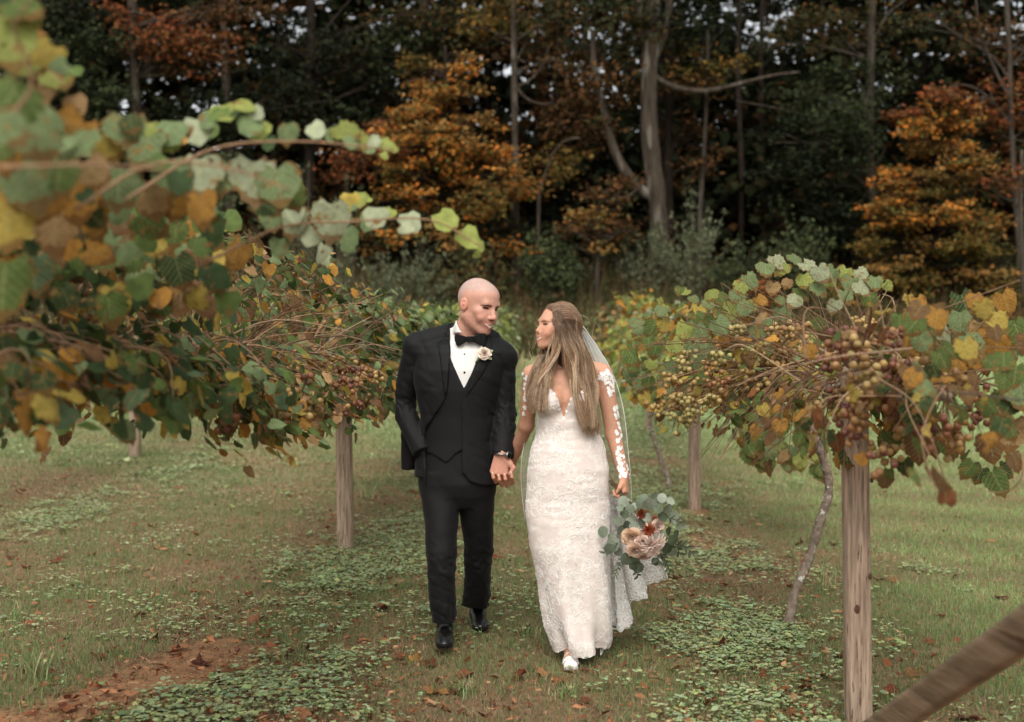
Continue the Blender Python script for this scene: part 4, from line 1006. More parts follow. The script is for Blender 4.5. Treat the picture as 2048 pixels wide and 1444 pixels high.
def weeds():
    r = np.random.default_rng(5); n = 15000
    y = r.uniform(25.8, 31.5, n); x = r.uniform(-.5, .5, n) * y
    z = H(x, y); h = r.uniform(.3, 1.0, n) * (.5 + fbm(x * .6, y * .6, 9))
    a = r.uniform(0, 6.28, n); b = np.stack([x, y, z - .02], 1)
    top = b + np.stack([r.normal(0, .16, n), r.normal(0, .16, n), h], 1)
    s = np.stack([np.cos(a), np.sin(a), np.zeros(n)], 1) * .02
    v1 = np.stack([b - s, b + s, top], 1)
    cp = linA([(112, 88, 64), (96, 76, 56), (128, 104, 74), (92, 92, 60), (84, 84, 56), (110, 112, 72)]); col = cp[r.integers(0, 6, n)] * r.uniform(.6, 1.05, (n, 1))
    m = 16000; i = r.integers(0, n, m); p = b[i] + (top[i] - b[i]) * r.uniform(.3, 1, (m, 1)) + r.normal(0, .06, (m, 3))
    d = r.normal(0, 1, (m, 3)); e = r.normal(0, 1, (m, 3))
    v2 = np.stack([p, p + d * .06, p + e * .06], 1)
    V = np.concatenate([v1.reshape(-1, 3), v2.reshape(-1, 3)])
    C = np.concatenate([np.repeat(col, 3, 0), np.repeat(col[i], 3, 0)])
    obj('weeds', mesh_np('weeds', V, [np.arange(len(V)).reshape(-1, 3)], C, False, [M_TLEAF]), kind='stuff', label='strip of brown dead weeds at the foot of the wood', category='weeds')
weeds()

def undergrowth():
    r = np.random.default_rng(15); V = []; Q = []; C = []; n0 = 0
    for k in range(70):
        y = r.uniform(30.8, 35.5); x = r.uniform(-.5, .5) * y; zb = float(H(np.array([x]), np.array([y]))[0]); h = r.uniform(.8, 2.6)
        v, q, c = leaf_cloud(np.array([(x, y, zb + h * .45)]), [(1.0, .7, h * .6)], [230], ['dark', 'mixed', 'dark', 'green', 'brown'][r.integers(0, 5)], .17, .6, 20, seed=500 + k)
        V.append(v); Q.append(q + n0); C.append(c * .8); n0 += len(v)
    obj('undergrowth', mesh_np('undergrowth', np.concatenate(V), [np.concatenate(Q)], np.concatenate(C), False, [M_TLEAF]), kind='stuff', label='dark undergrowth along the edge of the wood', category='undergrowth')
undergrowth()
# ------------------------------------------------------------------ implicit-surface modelling for the two figures
def n3(p, s=0):
    x, y, z = p[:, 0], p[:, 1], p[:, 2]
    i = np.floor(z); w_ = z - i; w_ = w_ * w_ * (3 - 2 * w_)
    a = vnoise(x + i * 17.3, y + i * 9.1, s); b = vnoise(x + (i + 1) * 17.3, y + (i + 1) * 9.1, s)
    return a * (1 - w_) + b * w_

class Sdf:
    def __init__(s, R=None, t=None, sc=1.0):
        s.p = []; s.R = np.eye(3) if R is None else np.asarray(R); s.t = np.zeros(3) if t is None else np.asarray(t); s.sc = sc
    def W(s, a): return s.R @ (np.asarray(a, float) * s.sc) + s.t
    def local(s, V): return ((V - s.t) @ s.R) / s.sc
    def cone(s, a, b, ra, rb=None, k=.012, op='u', flat=False):
        rb = ra if rb is None else rb
        a = s.W(a); b = s.W(b); ra *= s.sc; rb *= s.sc
        d = b - a; L2 = max(d @ d, 1e-9); dn = d / math.sqrt(L2)
        def f(x, y, z):
            px, py, pz = x - a[0], y - a[1], z - a[2]
            h = np.clip((px * d[0] + py * d[1] + pz * d[2]) / L2, 0, 1)
            r = np.sqrt((px - h * d[0]) ** 2 + (py - h * d[1]) ** 2 + (pz - h * d[2]) ** 2) - (ra + (rb - ra) * h)
            if flat: r = np.maximum(r, (x - b[0]) * dn[0] + (y - b[1]) * dn[1] + (z - b[2]) * dn[2])
            return r
        m = max(ra, rb)
        s.p.append((f, np.minimum(a, b) - m, np.maximum(a, b) + m, k * s.sc if s.sc != 1 else k, op)); return s
    def ell(s, c, r, k=.012, op='u', rot=None):
        c = s.W(c); r = np.asarray(r, float) * s.sc
        R = s.R if rot is None else s.R @ rot
        def f(x, y, z):
            px, py, pz = x - c[0], y - c[1], z - c[2]
            q = [(px * R[0, i] + py * R[1, i] + pz * R[2, i]) for i in range(3)]
            k0 = np.sqrt(sum((q[i] / r[i]) ** 2 for i in range(3)))
            k1 = np.sqrt(sum((q[i] / r[i] ** 2) ** 2 for i in range(3))) + 1e-9
            return k0 * (k0 - 1) / k1
        m = r.max()
        s.p.append((f, c - m, c + m, k, op)); return s
    def stack(s, rows, p=2.3, k=.012, op='u'):
        """rows: (z, cx, cy, rx, ry)"""
        A = np.array(sorted(rows)); zz = A[:, 0]
        def f(x, y, z):
            zf = np.asarray(z).ravel(); I = [np.interp(zf, zz, A[:, i]).reshape(np.shape(z)) for i in range(1, 5)]
            q = ((np.abs(x - I[0]) / I[2]) ** p + (np.abs(y - I[1]) / I[3]) ** p) ** (1 / p)
            d = (q - 1) * np.minimum(I[2], I[3])
            return np.maximum(np.maximum(d, z - zz[-1]), zz[0] - z)
        lo = np.array(((A[:, 1] - A[:, 3]).min(), (A[:, 2] - A[:, 4]).min(), zz[0])); hi = np.array(((A[:, 1] + A[:, 3]).max(), (A[:, 2] + A[:, 4]).max(), zz[-1]))
        s.p.append((f, lo, hi, k, op)); return s
    def field(s, lo, hi, h, m=.05):
        lo = np.asarray(lo, float); n = np.ceil((np.asarray(hi) - lo) / h).astype(int) + 1
        ax = [lo[i] + np.arange(n[i]) * h for i in range(3)]
        Fd = np.full(n, .3, np.float32)
        for f, a, b, k, op in s.p:
            mm = m + k
            i0 = [int(np.clip(np.floor((a[i] - mm - lo[i]) / h), 0, n[i])) for i in range(3)]
            i1 = [int(np.clip(np.ceil((b[i] + mm - lo[i]) / h) + 1, 0, n[i])) for i in range(3)]
            if any(i1[i] <= i0[i] for i in range(3)): continue
            sl = tuple(slice(i0[i], i1[i]) for i in range(3))
            d = f(ax[0][sl[0]][:, None, None], ax[1][sl[1]][None, :, None], ax[2][sl[2]][None, None, :]).astype(np.float32)
            e = Fd[sl]
            if op == 'u':
                hh = np.clip(.5 + .5 * (e - d) / k, 0, 1); Fd[sl] = e * (1 - hh) + d * hh - k * hh * (1 - hh)
            else:
                d = -d; hh = np.clip(.5 - .5 * (e - d) / k, 0, 1); Fd[sl] = e * (1 - hh) + d * hh + k * hh * (1 - hh)
        return Grid(Fd, lo, h, ax)

class Grid:
    def __init__(s, f, lo, h, ax): s.f = f; s.lo = lo; s.h = h; s.ax = ax
    def poly(s, pts):
        """signed distance (x,z) to polygon given in world (x,z); negative inside; shaped for broadcasting"""
        P2 = np.asarray(pts, float); X, Z = np.meshgrid(s.ax[0], s.ax[2], indexing='ij'); x = X.ravel(); z = Z.ravel()
        d = np.full(len(x), 1e9); ins = np.zeros(len(x), bool); n = len(P2)
        for i in range(n):
            a = P2[i]; b = P2[(i + 1) % n]; e = b - a
            t = np.clip(((x - a[0]) * e[0] + (z - a[1]) * e[1]) / (e @ e + 1e-12), 0, 1)
            d = np.minimum(d, (x - a[0] - t * e[0]) ** 2 + (z - a[1] - t * e[1]) ** 2)
            c = ((a[1] > z) != (b[1] > z)) & (x < (b[0] - a[0]) * (z - a[1]) / (b[1] - a[1] + 1e-12) + a[0]); ins ^= c
        d = np.sqrt(d) * np.where(ins, -1, 1)
        return d.reshape(X.shape)[:, None, :].astype(np.float32)
    @property
    def Y(s): return s.ax[1][None, :, None].astype(np.float32)
    @property
    def Z(s): return s.ax[2][None, None, :].astype(np.float32)
    @property
    def X(s): return s.ax[0][:, None, None].astype(np.float32)
    def mesh(s, f=None):
        return surfnets(s.f if f is None else f, s.lo, s.h)

def surfnets(f, lo, h):
    sg = f < 0; nx, ny, nz = f.shape
    cnt = np.zeros((nx - 1, ny - 1, nz - 1), np.int8)
    cor = [(a, b, c) for a in (0, 1) for b in (0, 1) for c in (0, 1)]
    for a, b, c in cor: cnt += sg[a:nx - 1 + a, b:ny - 1 + b, c:nz - 1 + c]
    act = (cnt > 0) & (cnt < 8)
    ijk = np.argwhere(act); idx = np.full(act.shape, -1, np.int32); idx[act] = np.arange(len(ijk))
    acc = np.zeros((len(ijk), 3)); num = np.zeros(len(ijk))
    for a in cor:
        for ax in range(3):
            if a[ax]: continue
            b = list(a); b[ax] = 1
            f0 = f[ijk[:, 0] + a[0], ijk[:, 1] + a[1], ijk[:, 2] + a[2]]; f1 = f[ijk[:, 0] + b[0], ijk[:, 1] + b[1], ijk[:, 2] + b[2]]
            m = (f0 < 0) != (f1 < 0); t = np.where(m, f0 / np.where(f0 == f1, 1, f0 - f1), 0)
            p = np.tile(np.array(a, float), (len(ijk), 1)); p[:, ax] += t
            acc += p * m[:, None]; num += m
    V = (ijk + acc / np.maximum(num, 1)[:, None]) * h + lo
    Q = []
    for ax in range(3):
        o = [slice(None)] * 3; o2 = [slice(None)] * 3; o[ax] = slice(0, -1); o2[ax] = slice(1, None)
        s0 = sg[tuple(o)]; s1 = sg[tuple(o2)]; e = np.argwhere(s0 != s1)
        u, v = [k for k in range(3) if k != ax]
        e = e[(e[:, u] > 0) & (e[:, v] > 0) & (e[:, u] < f.shape[u] - 1) & (e[:, v] < f.shape[v] - 1)]
        st = s0[e[:, 0], e[:, 1], e[:, 2]]
        def ci(du, dv):
            q = e.copy(); q[:, u] -= du; q[:, v] -= dv; return idx[q[:, 0], q[:, 1], q[:, 2]]
        q = np.stack([ci(1, 1), ci(0, 1), ci(0, 0), ci(1, 0)], 1)
        flip = st if ax != 1 else ~st
        q[~flip] = q[~flip][:, ::-1]
        Q.append(q[(q >= 0).all(1)])
    return V, np.concatenate(Q)

def vnorm(V, Q):
    n = np.cross(V[Q[:, 2]] - V[Q[:, 0]], V[Q[:, 3]] - V[Q[:, 1]]); N = np.zeros_like(V)
    for k in range(4): np.add.at(N, Q[:, k], n)
    return N / (np.linalg.norm(N, axis=1)[:, None] + 1e-12)

def relax(V, Q, it=2, a=.5):
    E = np.concatenate([Q[:, [0, 1]], Q[:, [1, 2]], Q[:, [2, 3]], Q[:, [3, 0]]])
    for _ in range(it):
        S_ = np.zeros_like(V); c = np.zeros(len(V))
        np.add.at(S_, E[:, 0], V[E[:, 1]]); np.add.at(S_, E[:, 1], V[E[:, 0]]); np.add.at(c, E[:, 0], 1); np.add.at(c, E[:, 1], 1)
        V = V * (1 - a) + a * S_ / np.maximum(c, 1)[:, None]
    return V

def rotx(a): c, s_ = math.cos(a), math.sin(a); return np.array(((1, 0, 0), (0, c, -s_), (0, s_, c)))
def roty(a): c, s_ = math.cos(a), math.sin(a); return np.array(((c, 0, s_), (0, 1, 0), (-s_, 0, c)))
def rotz(a): c, s_ = math.cos(a), math.sin(a); return np.array(((c, -s_, 0), (s_, c, 0), (0, 0, 1)))

def head_sdf(t, yaw, pitch, roll, sc, male):
    """face looks along local -y, x = the person's left"""
    R = rotz(math.radians(yaw)) @ rotx(math.radians(pitch)) @ roty(math.radians(roll))
    s = Sdf(R, t, sc)
    s.ell((0, .016, .035), (.076, .097, .088), k=.02)
    s.ell((0, -.028, -.03), (.060 if male else .057, .066, .082), k=.03)
    if male: s.ell((0, -.040, .050), (.060, .052, .052), k=.03)
    jw, jr = (.050, .018) if male else (.043, .013)
    for q in (-1, 1):
        s.cone((q * jw, .012, -.055), (q * (.020 if male else .013), -.066, -.100 if male else -.097), jr, .015 if male else .012, k=.028)
        s.ell((q * .045, -.058, -.018), (.019, .020, .017), k=.025)
        s.ell((q * .036, -.071, -.044), (.020, .018, .019), k=.020)
    s.ell((0, -.080, -.101), (.021 if male else .016, .015, .016), k=.018)
    if male: s.cone((-.034, -.080, .022), (.034, -.080, .022), .0115, k=.02)
    else: s.cone((-.03, -.075, .024), (.03, -.075, .024), .011, k=.025)
    for q in (-1, 1): s.ell((q * .032, -.100, .003), (.019, .018, .0115), k=.014, op='s')
    nb = .0095 if male else .008
    s.cone((0, -.085 if male else -.080, .014), (0, -.106 if male else -.0985, -.026), nb, nb + .0015, k=.012)
    s.ell((0, -.1115 if male else -.1035, -.033 if male else -.0305), (.0115 if male else .0098, .0115, .010), k=.008)
    for q in (-1, 1): s.ell((q * (.0115 if male else .0095), -.099 if male else -.094, -.037), (.0085, .010, .008) if male else (.007, .009, .007), k=.006)
    s.ell((0, -.079, -.066), (.030, .019, .026), k=.02)
    # lips (smile): upper and lower
    for q in (-1, 1):
        s.cone((q * .027, -.084, -.0605), (q * .004, -.0985, -.0645), .0038, .0052, k=.006)
        s.cone((q * .026, -.084, -.0625), (0, -.096, -.0795), .0042, .0062, k=.007)
    s.ell((0, -.1045, -.0705), (.020, .0085, .0045), k=.003, op='s')
    for q in (-1, 1):
        er = rotz(q * math.radians(-18)) @ rotx(math.radians(-12))
        s.ell((q * .078, .014, -.004), (.0075, .018, .029), k=.005, rot=er)
        s.ell((q * .0865, .011, .002), (.006, .011, .015), k=.003, op='s', rot=er)
        s.ell((q * .083, .010, -.003), (.005, .005, .008), k=.003, rot=er)
    return s

def face_paint(L, skin, male, lipc, browc, scalp=None):
    x, y, z = L[:, 0], L[:, 1], L[:, 2]; ax = np.abs(x)
    C = np.tile(np.array(skin), (len(L), 1))
    C *= (.94 + .12 * n3(L * 26))[:, None]
    def mixin(w_, col):
        nonlocal C
        w_ = np.clip(w_, 0, 1)[:, None]; C = C * (1 - w_) + np.array(col) * w_
    red = np.array(skin) * (1.06, .80, .74)
    front = y < -.03
    g = lambda cx, cy, cz, r: np.exp(-((ax - cx) ** 2 + (y - cy) ** 2 + (z - cz) ** 2) / r ** 2)
    mixin(.65 * g(.042, -.07, -.038, .022), red); mixin(.6 * g(0, -.116, -.034, .014), red); mixin(.75 * g(.082, .014, -.004, .032), red)
    if male:
        mixin((.46 + .4 * (n3(L * 160) - .5)) * sstep(-.036, -.052, z) * (y < .012), np.array(skin) * (.62, .58, .56))
        mixin(.8 * sstep(.050, .075, z + .2 * y) * (.85 + .3 * n3(L * 150)), np.array(scalp)); mixin(.65 * sstep(.02, .05, y) * sstep(-.05, -.02, z), np.array(scalp))
    # brows
    bz = (.0165 if male else .0195) + .10 * (ax - .03) * (ax < .034) - .28 * np.maximum(ax - .034, 0)
    mixin(front * sstep(.0058 if male else .0046, .002, np.abs(z - bz)) * sstep(.010, .014, ax) * sstep(.056, .050, ax) * (.92 if male else .85), browc)
    # eyelids with the brow's shade put into the skin colour, lashes
    mixin(front * .35 * sstep(.014, .006, np.abs(z - .004)) * sstep(.012, .018, ax) * sstep(.052, .046, ax), np.array(skin) * (.72, .60, .54))
    lz = .0048 - 9 * (ax - .032) ** 2
    mixin(front * sstep(.0048, .0018, np.abs(z - lz)) * sstep(.0165, .020, ax) * sstep(.049, .045, ax), lin(34, 24, 20)[:3])
    ez = (ax - .032) / .0155; mixin(front * (.9 if male else .7) * sstep(1.0, .5, ez ** 2 + ((z - .0012) / (.0034 if male else .0034)) ** 2), lin(46, 33, 28)[:3])
    # mouth
    zc = -.0705 + 7.0 * x ** 2
    wid = np.sqrt(np.clip(1 - (x / .0305) ** 2, 0, 1)); inm = front & (ax < .032) & (y < -.075)
    mixin(inm * sstep(.0150, .0115, np.abs(z - zc)) * sstep(.2, .5, wid), lipc)
    mixin(inm * sstep(.0062 if male else .0054, .0040, np.abs(z - zc - .0005) / np.maximum(wid, .2)) * sstep(.25, .5, wid), lin(222, 210, 194)[:3])
    mixin(front * .15 * np.exp(-((ax - .030) / .004) ** 2 - ((z + .064) / .006) ** 2), np.array(skin) * .35)  # dark mouth corners, crease shade painted into the colour
    # smile folds, nostrils: their crease and recess shade put into the skin colour
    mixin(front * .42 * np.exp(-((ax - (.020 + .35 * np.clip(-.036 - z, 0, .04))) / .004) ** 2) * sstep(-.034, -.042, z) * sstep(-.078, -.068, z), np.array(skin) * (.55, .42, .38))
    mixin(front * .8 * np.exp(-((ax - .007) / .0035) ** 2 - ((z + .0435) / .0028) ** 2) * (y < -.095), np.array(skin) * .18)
    return C

def eyes(sd_, parent, iris, gaze=(0, -1, 0), back=.003):
    for q in (-1, 1):
        c = sd_.W((q * .032, -.0715 + back, .0015)); r = .0120 * sd_.sc
        bm = bmesh.new(); bmesh.ops.create_uvsphere(bm, u_segments=16, v_segments=12, radius=r)
        me = bpy.data.meshes.new('eye'); bm.to_mesh(me); bm.free()
        v = np.empty(len(me.vertices) * 3); me.vertices.foreach_get('co', v); v = v.reshape(-1, 3)
        gd = sd_.R @ np.array(gaze, float); gd /= np.linalg.norm(gd)
        d = (v / r) @ gd
        col = np.where(d[:, None] > .93, np.array(lin(20, 14, 12)[:3]), np.where(d[:, None] > .82, np.array(iris), np.array(lin(150, 138, 130)[:3])))
        at = me.color_attributes.new('Col', 'FLOAT_COLOR', 'POINT'); at.data.foreach_set('color', np.hstack([col, np.ones((len(col), 1))]).astype(np.float32).ravel())
        me.polygons.foreach_set('use_smooth', np.ones(len(me.polygons), bool)); me.materials.append(M_EYE)
        o = obj('eye', me, parent); o.location = c - np.array(parent.location)
M_EYE = mat('eye_surface', attr=True, rough=.15, spec=.5)

def hand_sdf(s, W_, d, n, size, side, curl, spread=.0, thumb=((-.9, .5, -.3), (-.3, .9, -.5))):
    """W_: wrist, d: wrist to knuckles, n: back of the hand; side=+1 puts the thumb on -cross side"""
    d = np.asarray(d, float); d /= np.linalg.norm(d); n = np.asarray(n, float); n -= (n @ d) * d; n /= np.linalg.norm(n)
    a = np.cross(d, n) * side; W_ = np.asarray(W_, float)
    lens = (.92, 1.0, .95, .78)
    for i in range(4):
        o = (i - 1.5)
        kn = W_ + (d * (.088 - .004 * abs(o - .3)) + a * o * .0205 + n * (.004 - .002 * o * o)) * size
        s.cone(W_ + a * o * .012 * size, kn, .0150 * size, .0115 * size, k=.016)
        c = math.radians(curl[0] + o * spread * 3); p = kn; dd = d
        for j, (L, ca) in enumerate(((.044, curl[0]), (.028, curl[1]), (.022, curl[2]))):
            ca = math.radians(ca); dd = dd * math.cos(ca) - np.cross(a * side, dd) * 0 + (-n if j == 0 else nn) * math.sin(ca)
            dd /= np.linalg.norm(dd); nn = -(n) if j == 0 else nn
            nn = np.cross(np.cross(dd, nn), dd); nn /= np.linalg.norm(nn)
            q = p + dd * L * lens[i] * size
            s.cone(p, q, (.0102 - .0008 * j) * size, (.0094 - .0009 * j) * size, k=.004); p = q
    b = W_ + (d * .022 - a * .024) * size
    t1 = -a * abs(thumb[0][0]) + d * thumb[0][1] + n * thumb[0][2]; t1 /= np.linalg.norm(t1)
    t2 = -a * -thumb[1][0] * -1 + d * thumb[1][1] + n * thumb[1][2]; t2 /= np.linalg.norm(t2)
    s.cone(W_ - a * .006 * size, b + t1 * .026 * size, .016 * size, .0135 * size, k=.016)
    m_ = b + t1 * .05 * size
    s.cone(b + t1 * .022 * size, m_, .0125 * size, .0108 * size, k=.008); s.cone(m_, m_ + t2 * .030 * size, .0108 * size, .0088 * size, k=.005)
    return a
# ------------------------------------------------------------------ the groom
GY = 6.1
G = lambda px, py, dy=0.0: P(px, py, GY + dy)
GZ = lambda py, dy=0.0: EYE + (700 - py) / F * (GY + dy)
def rows_px(tab, Y0):
    """(py, l, r, ry, dy) -> (z, cx, cy, rx, ry)"""
    o = []
    for py, l, r, ry, dy in tab:
        a = P(l, py, Y0 + dy); b = P(r, py, Y0 + dy)
        o.append((a[2], (a[0] + b[0]) / 2, Y0 + dy, (b[0] - a[0]) / 2, ry))
    return o
def xz(pts, Y): return [(P(a, b, Y)[0], P(a, b, Y)[2]) for a, b in pts]

M_SKIN = mat('skin', attr=True, rough=.52, spec=.3, sss=.05, bump=(220, .25, .004), var=(60, .93, 1.05))
M_SUIT = mat('black_wool', lin(16, 16, 17), rough=.72, spec=.26, sheen=.04, var=(7, .85, 1.15), bump=(700, .12, .002))
M_SATIN = mat('black_satin', lin(15, 15, 16), rough=.6, spec=.18, bump=(40, .06, .004))
M_SHIRT = mat('white_cotton', lin(222, 219, 214), rough=.75, spec=.2, bump=(60, .15, .003))
M_SHOE = mat('black_leather', lin(17, 16, 16), rough=.28, spec=.5, bump=(30, .10, .004))

groom = None
def build_groom():
    global groom
    skin = lin(202, 152, 132)[:3]
    hd = head_sdf(G(956, 612, -.04), 47, 13, 5, 1.13, True)
    hd.cone((.004, .022, -.03), (.012, .040, -.15), .054, .060, k=.03)
    g = hd.field(G(905, 690, -.24), G(1015, 548, .20), .0028)
    V, Q = g.mesh(); V = relax(V, Q, 1, .35)
    # keep the face: mesh stops just inside the collar
    C = face_paint(hd.local(V), skin, True, lin(178, 112, 98)[:3], lin(86, 62, 46)[:3], lin(182, 156, 146)[:3])
    mb = MB(); mb.add(V, Q, col=C)
    # body under the clothes, arms, hands
    b = Sdf()
    b.stack(rows_px([(672, 905, 985, .07, .02), (700, 852, 1000, .09, .02), (760, 850, 988, .11, 0), (850, 852, 978, .10, 0), (900, 856, 974, .09, 0), (980, 862, 970, .085, 0)], GY), k=.03)
    b.cone(G(930, 690, .02), G(945, 640, .02), .062, .058, k=.03)
    for pts in ([(832, 700, .0), (812, 812, .09), (858, 928, -.005)], [(1006, 722, 0), (1008, 825, .02), (1003, 913, -.12)]):
        for a, c in zip(pts[:-1], pts[1:]): b.cone(G(*a), G(*c), .038, .032, k=.02)
    for pts in ([(880, 980, 0), (882, 1110, -.1), (889, 1235, -.09)], [(952, 980, 0), (957, 1090, .09), (953, 1205, .29)]):
        for a, c, r in zip(pts[:-1], pts[1:], (.05, .036)): b.cone(G(*a), G(*c), r, r * .75, k=.02)
    gb = b.field(G(770, 1270, -.4), G(1060, 655, .45), .012); Vb, Qb = gb.mesh()
    mb.add(Vb, Qb, col=skin)
    # his left hand, back of the hand to the camera, thumb to the picture's left
    h = Sdf(); W0 = G(1004, 906, -.125)
    h.cone(G(1003, 895, -.11), W0, .030, .030, k=.02)
    hand_sdf(h, W0 + np.array((0, 0, -.004)), (-.16, -.06, -1), (-.12, -1, .12), 1.12, 1, (62, 62, 30), 0, ((-.75, .62, .12), (-.35, .9, .15)))
    gh = h.field(G(945, 1000, -.30), G(1045, 890, .08), .0026); Vh, Qh = gh.mesh()
    ch = np.tile(np.array(skin) * (1.02, .95, .93), (len(Vh), 1)) * (.93 + .14 * n3(Vh * 40))[:, None]
    mb.add(Vh, Qh, col=ch)
    root_loc = np.array((G(905, 1290)[0], GY, 0))
    me_v = [v - root_loc for v in mb.v]; mb.v = me_v
    groom = obj('person', mb.mesh('groom_body', [M_SKIN]), label='man in black tuxedo and bow tie, shaved head, one hand in his pocket', category='person')
    groom.location = root_loc
    eyes(hd, groom, lin(96, 84, 70)[:3], (.1, -1, -.25), .0055)
    def part(name, V, Q, m, parent=None, **kw):
        mb = MB(); mb.add(V - root_loc, Q); return obj(name, mb.mesh(name, [m]), parent or groom, **kw)

    # ---- base torso, shared by shirt, vest and jacket
    TR = [(676, 900, 985, .085, .02), (690, 858, 1004, .10, .015), (705, 842, 1010, .115, .01), (740, 838, 1000, .13, .0), (780, 839, 991, .135, 0), (830, 849, 981, .124, 0), (880, 848, 983, .124, 0), (930, 839, 990, .13, 0), (985, 836, 994, .132, 0)]
    def torso():
        s = Sdf(); s.stack(rows_px(TR, GY), 2.25, k=.03)
        s.cone(G(918, 668, .03), G(834, 692, .015), .052, .056, k=.035); s.cone(G(962, 674, .03), G(1008, 718, .015), .052, .056, k=.035)
        return s
    lo, hi = G(775, 985, -.36), G(1050, 615, .36); hh = .0050
    T0 = torso().field(lo, hi, hh)
    # shirt with collar
    s = torso()
    s.stack([(GZ(668), G(940, 0)[0], GY + .0, .094, .098), (GZ(652), G(941, 0)[0], GY + .0, .088, .092), (GZ(636), G(943, 0)[0], GY + .012, .080, .084)], 2.0, k=.012)
    gs = s.field(lo, hi, hh); fs = gs.f + .004
    inner = Sdf().stack([(GZ(672), G(942, 0)[0], GY, .084, .086), (GZ(628), G(944, 0)[0], GY + .01, .072, .075)], 2.0).field(lo, hi, hh).f
    fs = np.maximum(fs, -inner)
    # collar opens at the throat and dips to the front
    fs = np.maximum(fs, -gs.poly(xz([(911, 615), (912, 633), (916, 650), (922, 662), (933, 672), (950, 672), (975, 664), (1015, 645), (1015, 615)], GY)))
    fs = np.maximum(fs, gs.poly(xz([(850, 700), (890, 655), (905, 622), (985, 622), (1000, 690), (975, 830), (890, 830)], GY)))
    shirt_f = fs; V, Q = gs.mesh(fs); part('shirt', relax(V, Q, 1, .4), Q, M_SHIRT)
    # vest
    fv = T0.f - .003
    fv = np.maximum(fv, -np.maximum(T0.poly(xz([(890, 640), (900, 690), (903, 715), (916, 745), (930, 775), (945, 745), (962, 700), (990, 640)], GY)), T0.Y - GY))
    fv = np.maximum(fv, T0.poly(xz([(862, 640), (862, 720), (846, 800), (843, 898), (868, 905), (895, 922), (912, 905), (930, 895), (990, 895), (1000, 700), (990, 640)], GY)))
    V, Q = T0.mesh(fv); part('vest', relax(V, Q, 1, .4), Q, M_SUIT)
    # jacket
    OPEN = [(903, 600), (897, 650), (901, 705), (897, 770), (890, 800), (872, 826), (850, 858), (846, 880), (851, 930), (852, 1010), (924, 1010), (925, 890), (924, 835), (926, 806), (945, 760), (964, 700), (968, 668), (985, 600)]
    fj = T0.f - .014
    op = np.maximum(T0.poly(xz(OPEN, GY - .1)), T0.Y - (GY + .015))
    neck = Sdf().stack([(GZ(690), G(940, 0)[0], GY, .088, .092), (GZ(610), G(942, 0)[0], GY + .02, .104, .104)], 2.0).field(lo, hi, hh).f
    fj = np.maximum(fj, -op); fj = np.maximum(fj, -neck)
    fj = np.maximum(fj, -T0.poly(xz([(900, 945), (927, 945), (940, 962), (965, 970), (1000, 972), (1010, 1010), (900, 1010)], GY - .1)))
    fj = np.maximum(fj, -T0.poly(xz([(790, 952), (850, 952), (860, 1010), (790, 1010)], GY)))
    sl = Sdf()
    A1 = [(832, 694, .01), (805, 812, .085), (845, 905, -.065)]; A2 = [(1006, 718, .01), (1008, 825, .015), (1005, 914, -.105)]
    sl.cone(G(*A1[0]), G(*A1[1]), .061, .058, k=.025); sl.cone(G(*A1[1]), G(*A1[2]), .060, .047, k=.025, flat=True)
    sl.cone(G(*A2[0]), G(*A2[1]), .062, .057, k=.025); sl.cone(G(*A2[1]), G(*A2[2]), .060, .055, k=.025, flat=True)
    # tail of the jacket pushed back behind the pocketed arm
    sl.cone(G(820, 870, .12), G(818, 938, .13), .045, .040, k=.03, flat=True)
    fsl = sl.field(lo, hi, hh).f
    k = .012; q = np.clip(.5 + .5 * (fsl - fj) / k, 0, 1); fj = fsl * (1 - q) + fj * q - k * q * (1 - q)
    V, Q = T0.mesh(fj); V = relax(V, Q, 2, .45); N = vnorm(V, Q)
    # cloth folds: drag lines across chest, rings at the elbows
    ra = n3(V * (9, 6, 15) + (V[:, [2]] * 5 + V[:, [0]] * 9)); rb = n3(V * (22, 16, 30) + 7)
    c0 = G(*A1[1]); c1 = G(*A2[1]); el = np.exp(-(((V - c0) ** 2).sum(1)) / .10 ** 2) + np.exp(-(((V - c1) ** 2).sum(1)) / .12 ** 2)
    fold = (np.abs(ra - .5) * 2) * .007 + (rb - .5) * .003 + el * .012 * (np.abs(n3(V * (14, 10, 34) + V[:, [0]] * 20) - .5) * 2 - .3)
    arm = sstep(.11, .16, np.abs(V[:, 0] - G(917, 800)[0])); body_w = .35 + .65 * arm
    V = V + N * (fold * body_w)[:, None]
    jacket = part('jacket', V, Q, M_SUIT)
    # lapels: satin facings lying on the jacket front
    def lapel(pts, off=.019):
        f = np.maximum(T0.f - off, T0.poly(xz(pts, GY - .1))); f = np.maximum(f, T0.Y - (GY - .0)); f = np.maximum(f, -(T0.f - .009))
        V, Q = T0.mesh(f); part('lapel', relax(V, Q, 1, .4), Q, M_SATIN, jacket)
    lapel([(899, 640), (895, 662), (901, 705), (897, 770), (891, 798), (889, 790), (885, 760), (880, 715), (873, 684), (884, 678), (887, 672), (892, 652)])
    lapel([(972, 668), (968, 690), (962, 706), (944, 762), (926, 806), (929, 800), (950, 772), (968, 745), (985, 712), (976, 706), (986, 700), (984, 676)])
    # breast pocket welt and buttons
    f = np.maximum(np.abs(T0.f - .0145) - .003, T0.poly(xz([(962, 757), (990, 751), (990, 754), (962, 760)], GY - .1))); f = np.maximum(f, T0.Y - GY)
    V, Q = T0.mesh(f)
    if len(Q): part('pocket_welt', V, Q, M_SATIN, jacket)
    tree_v = BVHTree.FromPolygons([tuple(v) for v in V], [tuple(map(int, q)) for q in Q]) if len(Q) else None
